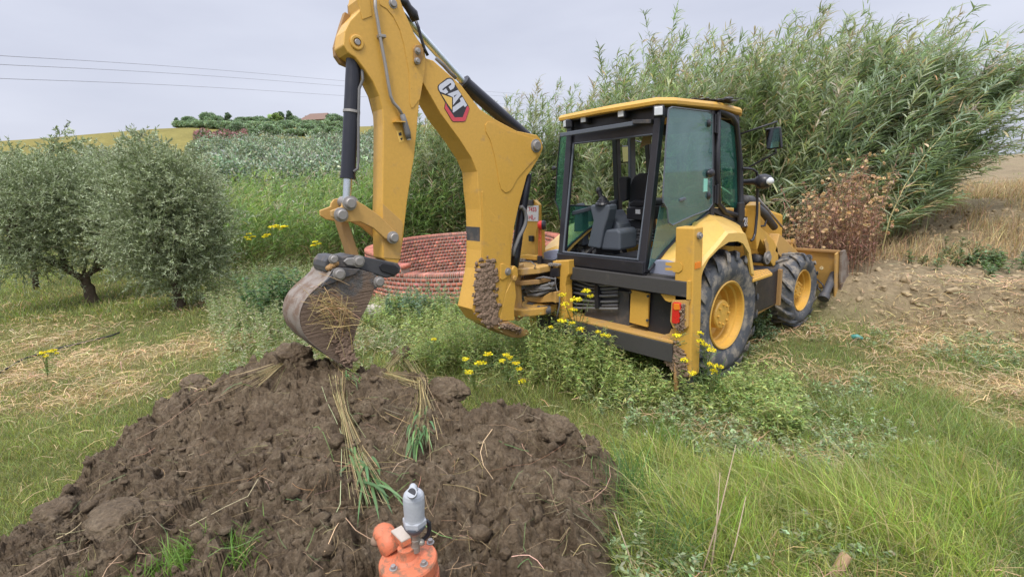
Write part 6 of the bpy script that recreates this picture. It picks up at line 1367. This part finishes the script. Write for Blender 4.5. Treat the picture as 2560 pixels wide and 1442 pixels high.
# ================================================================== AIR VALVE ON ITS FLANGE (foreground)
MT['orangepaint'] = worn('weathered_orange_paint', (.56, .16, .075), .55, amount=.8, dirt=(.22, .12, .07), scale=30, bstr=.5, fine=140)
MT['valve_white'] = worn('pale_grey_plastic', (.40, .42, .45), .45, amount=.2, dirt=(.35, .3, .26), fine=90)
MT['brass'] = worn('dull_brass_grey', (.30, .28, .24), .4, metal=.5, amount=.4)
def zv(x, y): return (900+x/5.504, 1180+y/5.504)
VC = on(2, .80, *zv(660, 1180))            # flange centre
Vr = .113; zt = .80
hyd = empty('water_hydrant', (VC[0], VC[1], .4), 'weathered orange flanged hydrant at the bottom edge of the photograph', 'hydrant')
b = B(); b.lathe((VC[0], VC[1], zt), (0, 0, 1), [(-.45, .001), (-.45, .07), (-.07, .072), (-.05, Vr*.98), (-.045, Vr), (-.008, Vr), (0, Vr*.96), (.001, .001)], 48); b.done('flange', MT['orangepaint'], hyd)
b = B(); b.lathe((VC[0], VC[1], zt-.10), (0, 0, 1), [(-.03, .001), (-.03, Vr*1.02), (.03, Vr*1.02), (.033, .001)], 48); b.done('lower_flange', MT['orangepaint'], hyd)
for (x, y) in ((350, 1045), (460, 1325), (880, 1265), (970, 965)):
    p = on(2, zt, *zv(x, y)); b = B(); b.cyl((p[0], p[1], zt-.002), (p[0], p[1], zt+.004), .016, 20); b.cyl((p[0], p[1], zt+.004), (p[0], p[1], zt+.016), .0105, 6); b.done('bolt', MT['steel' if x > 400 else 'mud'], hyd, bevel=.002)
b = B(); pn = on(2, zt, *zv(650, 1180)); 
neck = [tuple(on(2, zt, *zv(*q))) for q in ((480, 1230), (640, 1290), (840, 1200), (860, 1080))]
b.lathe((pn[0], pn[1], zt), (0, 0, 1), [(0, .052), (.012, .040), (.03, .034), (.05, .033), (.05, .001)], 28); b.done('neck', MT['orangepaint'], hyd, smooth=False)
# side horn with plate
h0 = on(2, zt, *zv(470, 1060)); h1 = on(2, zt+.045, *zv(330, 830)); b = B()
b.ball(h1, .040, 3, (1.25, 1.1, .85)); hood = b.done('side_outlet', MT['orangepaint'], hyd, smooth=True)
b = B(); b.tube([h0+np.array([0, 0, -.01]), (h0+h1)/2+np.array([0, 0, .0]), h1], [.050, .047, .040], 20); b.done('outlet_neck', MT['orangepaint'], hyd, smooth=True)
b = B(); q = on(2, zt+.02, *zv(240, 930)); b.ball(q, .026, 3, (.9, 1.1, .9)); b.done('outlet_lip', MT['mud'], hyd, smooth=True)
P4 = [on(2, zt+.085, *zv(420, 800)), on(2, zt+.085, *zv(570, 950)), on(2, zt+.105, *zv(700, 880)), on(2, zt+.105, *zv(570, 720))]
b = B(); b.hexa([tuple(q-np.array([0, 0, .008])) for q in P4], [tuple(q) for q in P4]); b.done('name_plate', MT['mortar'], hyd, bevel=.003)
b = B(); b.hexa([tuple(q-np.array([0, 0, .03])) for q in P4], [tuple(q-np.array([0, 0, .0085])) for q in P4]); b.done('plate_bracket', MT['orangepaint'], hyd, bevel=.002)
av = empty('air_valve', (pn[0], pn[1], zt+.05), 'pale grey air release valve screwed upright on the orange hydrant', 'valve')
base = on(2, zt+.03, *zv(765, 1070)); up = on(2, zt+.03, *zv(765, 1070))
# vertical axis: find height of the body points above the base at the base's distance
dv_ = math.hypot(*(base-CAM)[:2])
def hz3(y): return at(*zv(760, y), dv_)[2]
ax0 = np.array([base[0], base[1]])
topx = at(*zv(735, 240), dv_)
def axp(z):
    t_ = (z-base[2])/(topx[2]-base[2]); return (base[0]+(topx[0]-base[0])*t_, base[1]+(topx[1]-base[1])*t_, z)
def rp(px): return px/5.504/FPX*np.dot(base-CAM, cF)*.5
axis = tuple(np.array(axp(topx[2]))-np.array(axp(base[2])))
L_ = np.linalg.norm(axis)
def hh(y): return (hz3(y)-base[2])/(topx[2]-base[2])*L_
def lz(prof, name, mat, seg=32, smooth=False, parent=av): b = B(); b.lathe(axp(base[2]), axis, [(hh(y), rp(w_)) for y, w_ in prof], seg); return b.done(name, mat, parent, smooth=smooth)
lz([(1080, 1), (1080, 125), (1010, 125), (1000, 118), (945, 118), (940, 128), (915, 128), (910, 120), (850, 130), (820, 150), (790, 200), (785, 1)], 'threaded_stem', MT['brass'], 24)
lz([(820, 1), (815, 160), (780, 240), (740, 290), (720, 300), (700, 300), (695, 1)], 'nut_collar', MT['greyplastic'], 32)
lz([(715, 1), (712, 318), (690, 330), (640, 328), (628, 310), (625, 1)], 'hex_nut', MT['valve_white'], 6)
lz([(640, 1), (640, 280), (600, 272), (400, 288), (330, 285), (290, 262), (262, 215), (245, 150), (243, 1)], 'valve_body', MT['valve_white'], 36)
b = B(); o0 = at(*zv(705, 330), dv_-.02); o1 = at(*zv(712, 275), dv_-.055); b.tube([tuple(np.array(axp(topx[2]-.012))), o0*.5+np.array(axp(topx[2]-.01))*.5, o1], [rp(120), rp(135), rp(135)], 20); b.done('outlet_spout', MT['valve_white'], av, smooth=False)
b = B(); dr_ = (o1-np.array(axp(topx[2]-.012))); dr_ = dr_/np.linalg.norm(dr_); b.lathe(tuple(o1), tuple(dr_), [(.0005, rp(105)), (.0006, .0001)], 20); b.done('spout_hole', MT['black'], av)
b = B(); t0 = at(*zv(725, 165), dv_); b.tube([axp(topx[2]-.01), t0-np.array([0, 0, .012]), t0], [rp(125), rp(110), rp(60)], 18); b.done('top_cap', MT['valve_white'], av, smooth=True)
b = B(); b.tube([tuple(at(*zv(x, y), dv_+.01)) for x, y in ((870, 700), (920, 660), (950, 690), (955, 780), (940, 850), (880, 920), (830, 970))], .0085, 10); b.done('lever', MT['black'], av, smooth=True)
b = B(); p = at(*zv(845, 965), dv_); b.ball(p, .014, 2); b.done('lever_pivot', MT['brass'], av)

# ================================================================== LOOSE THINGS
b = B(); pp = [on_g(x, y) for x, y in ((-60, 975), (10, 935), (60, 905), (130, 882), (200, 866), (280, 846), (300, 838))]; b.tube([tuple(p+np.array([0, 0, .05])) for p in pp], .014, 8); o = b.done('irrigation_pipe', MT['black'], smooth=True); tag(o, 'thin black irrigation pipe lying in the mown grass at the left', 'pipe')
b = B(); p = on_g(2110, 1440)+np.array([0, 0, .12]); q = p+np.array([-RH[0]*.16-FH[0]*.1, -RH[1]*.16-FH[1]*.1, -.12]); b.cyl(q, p, .022, 16, .026); MT['wood'] = worn('cut_wood', (.34, .22, .13), .8, amount=.4); o = b.done('wooden_stake', MT['wood'], bevel=.004); tag(o, 'cut end of a brown wooden stake poking up at the bottom right', 'stake')
b = B(); p = on_g(1692, 1000); b.tube([p+np.array([0, 0, -.05]), p+np.array([-.01, 0, .14]), at(1690, 905, math.hypot(*(p-CAM)[:2]))], [.028, .026, .022], 10); o = b.done('wooden_stump', MT['brownside'], smooth=True); tag(o, 'short brown post standing in the weeds below the right stabilizer leg', 'post')
# concrete slab fragment behind bucket
b = B(); p = on_g(935, 790); b.box(p[0]-.35, p[0]+.3, p[1]-.25, p[1]+.2, p[2]-.05, p[2]+.14); b.box(p[0]-.2, p[0]+.25, p[1]-.2, p[1]+.1, p[2]+.14, p[2]+.17); o = b.done('concrete_lump', MT['mortar'], bevel=.04, seg=3); tag(o, 'grey lump of concrete in the weeds behind the digging bucket', 'concrete lump')
# green plastic scrap
b = B(); p = on_g(2140, 852); b.tube([p+np.array([-.06, 0, .04]), p+np.array([0, .03, .05]), p+np.array([.07, .02, .04])], [.03, .035, .015], 10); o = b.done('plastic_bottle', worn('teal_plastic', (.06, .25, .22), .3), smooth=True); tag(o, 'crushed teal plastic bottle lying in the straw right of the front tyre', 'bottle')

# uprooted reeds hanging over the heap
def reedbundle(path, n, label, seed, green_from=.55, spread=.05, lw=.006, nl=14, ll=.16):
    rg = np.random.default_rng(seed); C = np.array([msurf(*q)+np.array([0, 0, .035]) for q in path]); root = empty('uprooted_reeds', tuple(C[0]), label, 'reeds', 'uprooted reeds on the heap')
    K = 9; tt = np.linspace(0, 1, K); seg = np.linspace(0, 1, len(C)); base = np.stack([np.interp(tt, seg, C[:, k]) for k in range(3)], -1)
    Lf = Leaves(); off = rg.standard_t(3, (n, 3))*spread*.9; e = rg.uniform(.5, 1, n)
    P = np.empty((n, K, 3))
    for k in range(n):
        t2 = tt*e[k]+rg.uniform(0, .1); b0 = np.stack([np.interp(t2, seg, C[:, q]) for q in range(3)], -1); fan = (.25+np.abs(tt-.35)*1.3)[:, None]; P[k] = b0+off[k]*fan*np.array([1, 1, .35])
    S = unit(rg.normal(0, 1, (n, 3)))[:, None, :]*np.ones((1, K, 1)); Lf.add(P, np.full((n, K), .0016), S, jit((.42, .34, .18), n, .25)); Lf.done('dry_stalks', MT['dry'], root)
    Lf = Leaves(); m = nl; t0 = rg.uniform(green_from, .95, m); b0 = np.stack([np.interp(t0, seg, C[:, q]) for q in range(3)], -1)+rg.normal(0, spread*.5, (m, 3))*np.array([1, 1, .3]); e1 = C[-1]-C[-2]; e1 = e1/np.linalg.norm(e1)
    dv = unit(e1[None]+rg.normal(0, .28, (m, 3))+np.array([0, 0, .05])); t4 = np.linspace(0, 1, 5)[None, :]; l = ll*rg.uniform(.7, 1.5, m); Q = b0[:, None, :]+dv[:, None, :]*(l[:, None]*t4)[..., None]; Q[..., 2] += .03*np.sin(t4*3.1)
    S = unit(np.cross(dv, np.array([0, 0, 1.])+rg.normal(0, .4, (m, 3))))[:, None, :]*np.ones((1, 5, 1)); Lf.add(Q, np.full((m, 1), lw)*np.array([[.5, 1, 1, .7, .05]]), S, jit((.16, .27, .11), m, .22)); Lf.done('green_leaves', MT['leaf'], root)
reedbundle([(845, 935), (850, 1000), (870, 1070), (890, 1140), (915, 1200), (940, 1260)], 70, 'long uprooted reeds with green tips running down the middle of the heap', 61, nl=34, ll=.24, lw=.008, spread=.06)
reedbundle([(1010, 900), (1050, 960), (1055, 1020), (1050, 1080), (1040, 1140)], 60, 'uprooted reeds with a bright green tuft hanging from the root matted clod', 62, nl=45, ll=.15, lw=.006, spread=.06)
reedbundle([(760, 900), (700, 920), (650, 950), (600, 975)], 60, 'fan of pale dry stalks spread to the left below the bucket', 63, green_from=.9, spread=.07, nl=2)
reedbundle([(800, 870), (830, 910), (870, 950), (900, 975)], 22, 'green reed stems trapped under the bucket tip', 64, nl=12, ll=.14, lw=.005, spread=.04)
reedbundle([(1000, 890), (960, 940), (1010, 960), (1090, 980)], 50, 'tangle of reddish dry roots over the root matted clod', 65, green_from=.9, spread=.06, nl=1)
# scattered single stalks over the heap
Lf = Leaves(); n = 420; K = 5; P = np.empty((n, K, 3)); k = 0
while k < n:
    q = (rng.uniform(60, 1550), rng.uniform(930, 1440)); p = msurf(*q)
    if inpoly_dist(np.array([p[0]]), np.array([p[1]]), MB_)[0] < .02: continue
    th = rng.uniform(0, 6.28); L = rng.uniform(.05, .30)*(1 if rng.random() < .7 else 1.7); t_ = np.linspace(-.5, .5, K); bend = rng.normal(0, .12)
    dx, dy = math.cos(th), math.sin(th); xx = p[0]+dx*L*t_-dy*bend*L*(t_**2)*4; yy = p[1]+dy*L*t_+dx*bend*L*(t_**2)*4
    zz = mh(xx, yy); P[k] = np.stack([xx, yy, np.maximum(zz, np.linspace(zz[0], zz[-1], K))*.6+zz.max()*.4+.012+t_*rng.normal(0, .15)*L], -1); k += 1
S = unit(rng.normal(0, 1, (n, 3)))[:, None, :]*np.ones((1, K, 1)); Lf.add(P, np.full((n, K), .0014)*rng.uniform(.6, 1.6, (n, 1)), S, np.where((rng.random(n) < .12)[:, None], jit((.17, .27, .10), n, .2), jit((.36, .27, .16), n, .3)))
o = Lf.done('stalk_litter', MT['dry']); tag(o, 'broken dry stalks and root threads scattered over the soil heap', 'stalks', kind='stuff')
# straw caught on the bucket's side
Lf = Leaves(); n = 170; K = 4; c = np.array(on(0, BKU+.05, *z2([(420, 1000)])[0])); t_ = np.linspace(-.5, .5, K)
th = rng.normal(-.75, .6, n); L = rng.uniform(.08, .34, n); ctr = c+np.stack([rng.uniform(-.02, .03, n), rng.normal(0, .085, n), rng.normal(0, .085, n)], -1); ctr[:, 2] -= (ctr[:, 1]-c[1])*.5
P = np.empty((n, K, 3)); P[..., 0] = ctr[:, 0:1]+rng.normal(0, .03, (n, 1))*t_+.02*(1-4*t_**2); P[..., 1] = ctr[:, 1:2]+np.cos(th)[:, None]*L[:, None]*t_; P[..., 2] = ctr[:, 2:3]+np.sin(th)[:, None]*L[:, None]*t_-.05*(2*t_)**2*rng.uniform(0, 1, (n, 1))
S = unit(rng.normal(0, 1, (n, 3)))[:, None, :]*np.ones((1, K, 1)); Lf.add(P, np.full((n, K), .0019), S, jit((.50, .37, .18), n, .25)); o = Lf.done('caught_straw', MT['dry']); tag(o, 'tuft of golden straw caught on the side of the digging bucket', 'straw', kind='stuff')
# grass tufts in the foreground
def tuft(px, py, n, h, label, seed, lw=.004, lean=.6, col=(.17, .28, .06), r=.05, dirv=None):
    rg = np.random.default_rng(seed); p = msurf(px, py); Lf = Leaves(); x = p[0]+rg.normal(0, r, n); y = p[1]+rg.normal(0, r, n); blades(Lf, x, y, np.full(n, p[2]-.02), h*rg.uniform(.4, 1.1, n), lw*rg.uniform(.5, 1.3, n), jit(col, n, .22, rg), lean=lean*1.6, K=6, droop=.4, rg=rg, dirv=dirv)
    o = Lf.done('grass_tuft', MT['leaf']); tag(o, label, 'grass tuft'); return o
tuft(470, 1400, 90, .20, 'bright green grass tuft at the lower left in front of the heap', 71, r=.05)
tuft(590, 1390, 110, .17, 'spreading green grass tuft left of the hydrant', 72, r=.07)
tuft(420, 1440, 110, .17, 'low green grass tuft cut by the bottom edge left of the hydrant', 73, r=.09)
tuft(215, 1440, 30, .14, 'sparse green tuft at the bottom left corner of the heap', 74, r=.04)
tuft(1560, 1240, 150, .42, 'tall blue green grass clump at the right end of the heap', 75, col=(.13, .22, .08), r=.10, lean=.45)
tuft(1660, 1130, 130, .40, 'upright bright green grass clump behind the right end of the heap', 76, r=.09, lean=.4)
tuft(1770, 1010, 30, .60, 'tall broad leaved green grass in front of the rear tyre', 77, lw=.009, r=.05, col=(.17, .26, .10))
tuft(2450, 1290, 14, .34, 'single tall yellowing grass plant at the right edge', 78, lw=.006, r=.03, col=(.28, .33, .08))
tuft(1680, 1400, 300, .38, 'dense bluish grass clump at the bottom right of the heap', 79, col=(.12, .19, .07), r=.14)
# dry standing stalks right foreground
for i_, (x0, y0, x1, y1, lb_) in enumerate(((1740, 1442, 1840, 1110, 'tallest bare dry stalk rising in the right foreground'), (1800, 1440, 1865, 1240, 'short bare dry stalk right of the tallest one'), (1600, 1442, 1535, 1280, 'bent dry stalk in the grass right of the hydrant'), (1770, 1435, 1800, 1180, 'thin dry stalk beside the tallest one'))):
    p = on_g(x0, y0+40); d_ = math.hypot(*(p-CAM)[:2]); q = at(x1, y1, d_+.25); b = B(); b.tube([p, p*.5+q*.5+np.array([.01, 0, 0]), q], [.0045, .0035, .0018], 6); o = b.done('dry_stalk', MT['wood2'] if 'wood2' in MT else MT['cloth'], smooth=True); tag(o, lb_, 'stalk', 'bare dry stalks in the foreground')
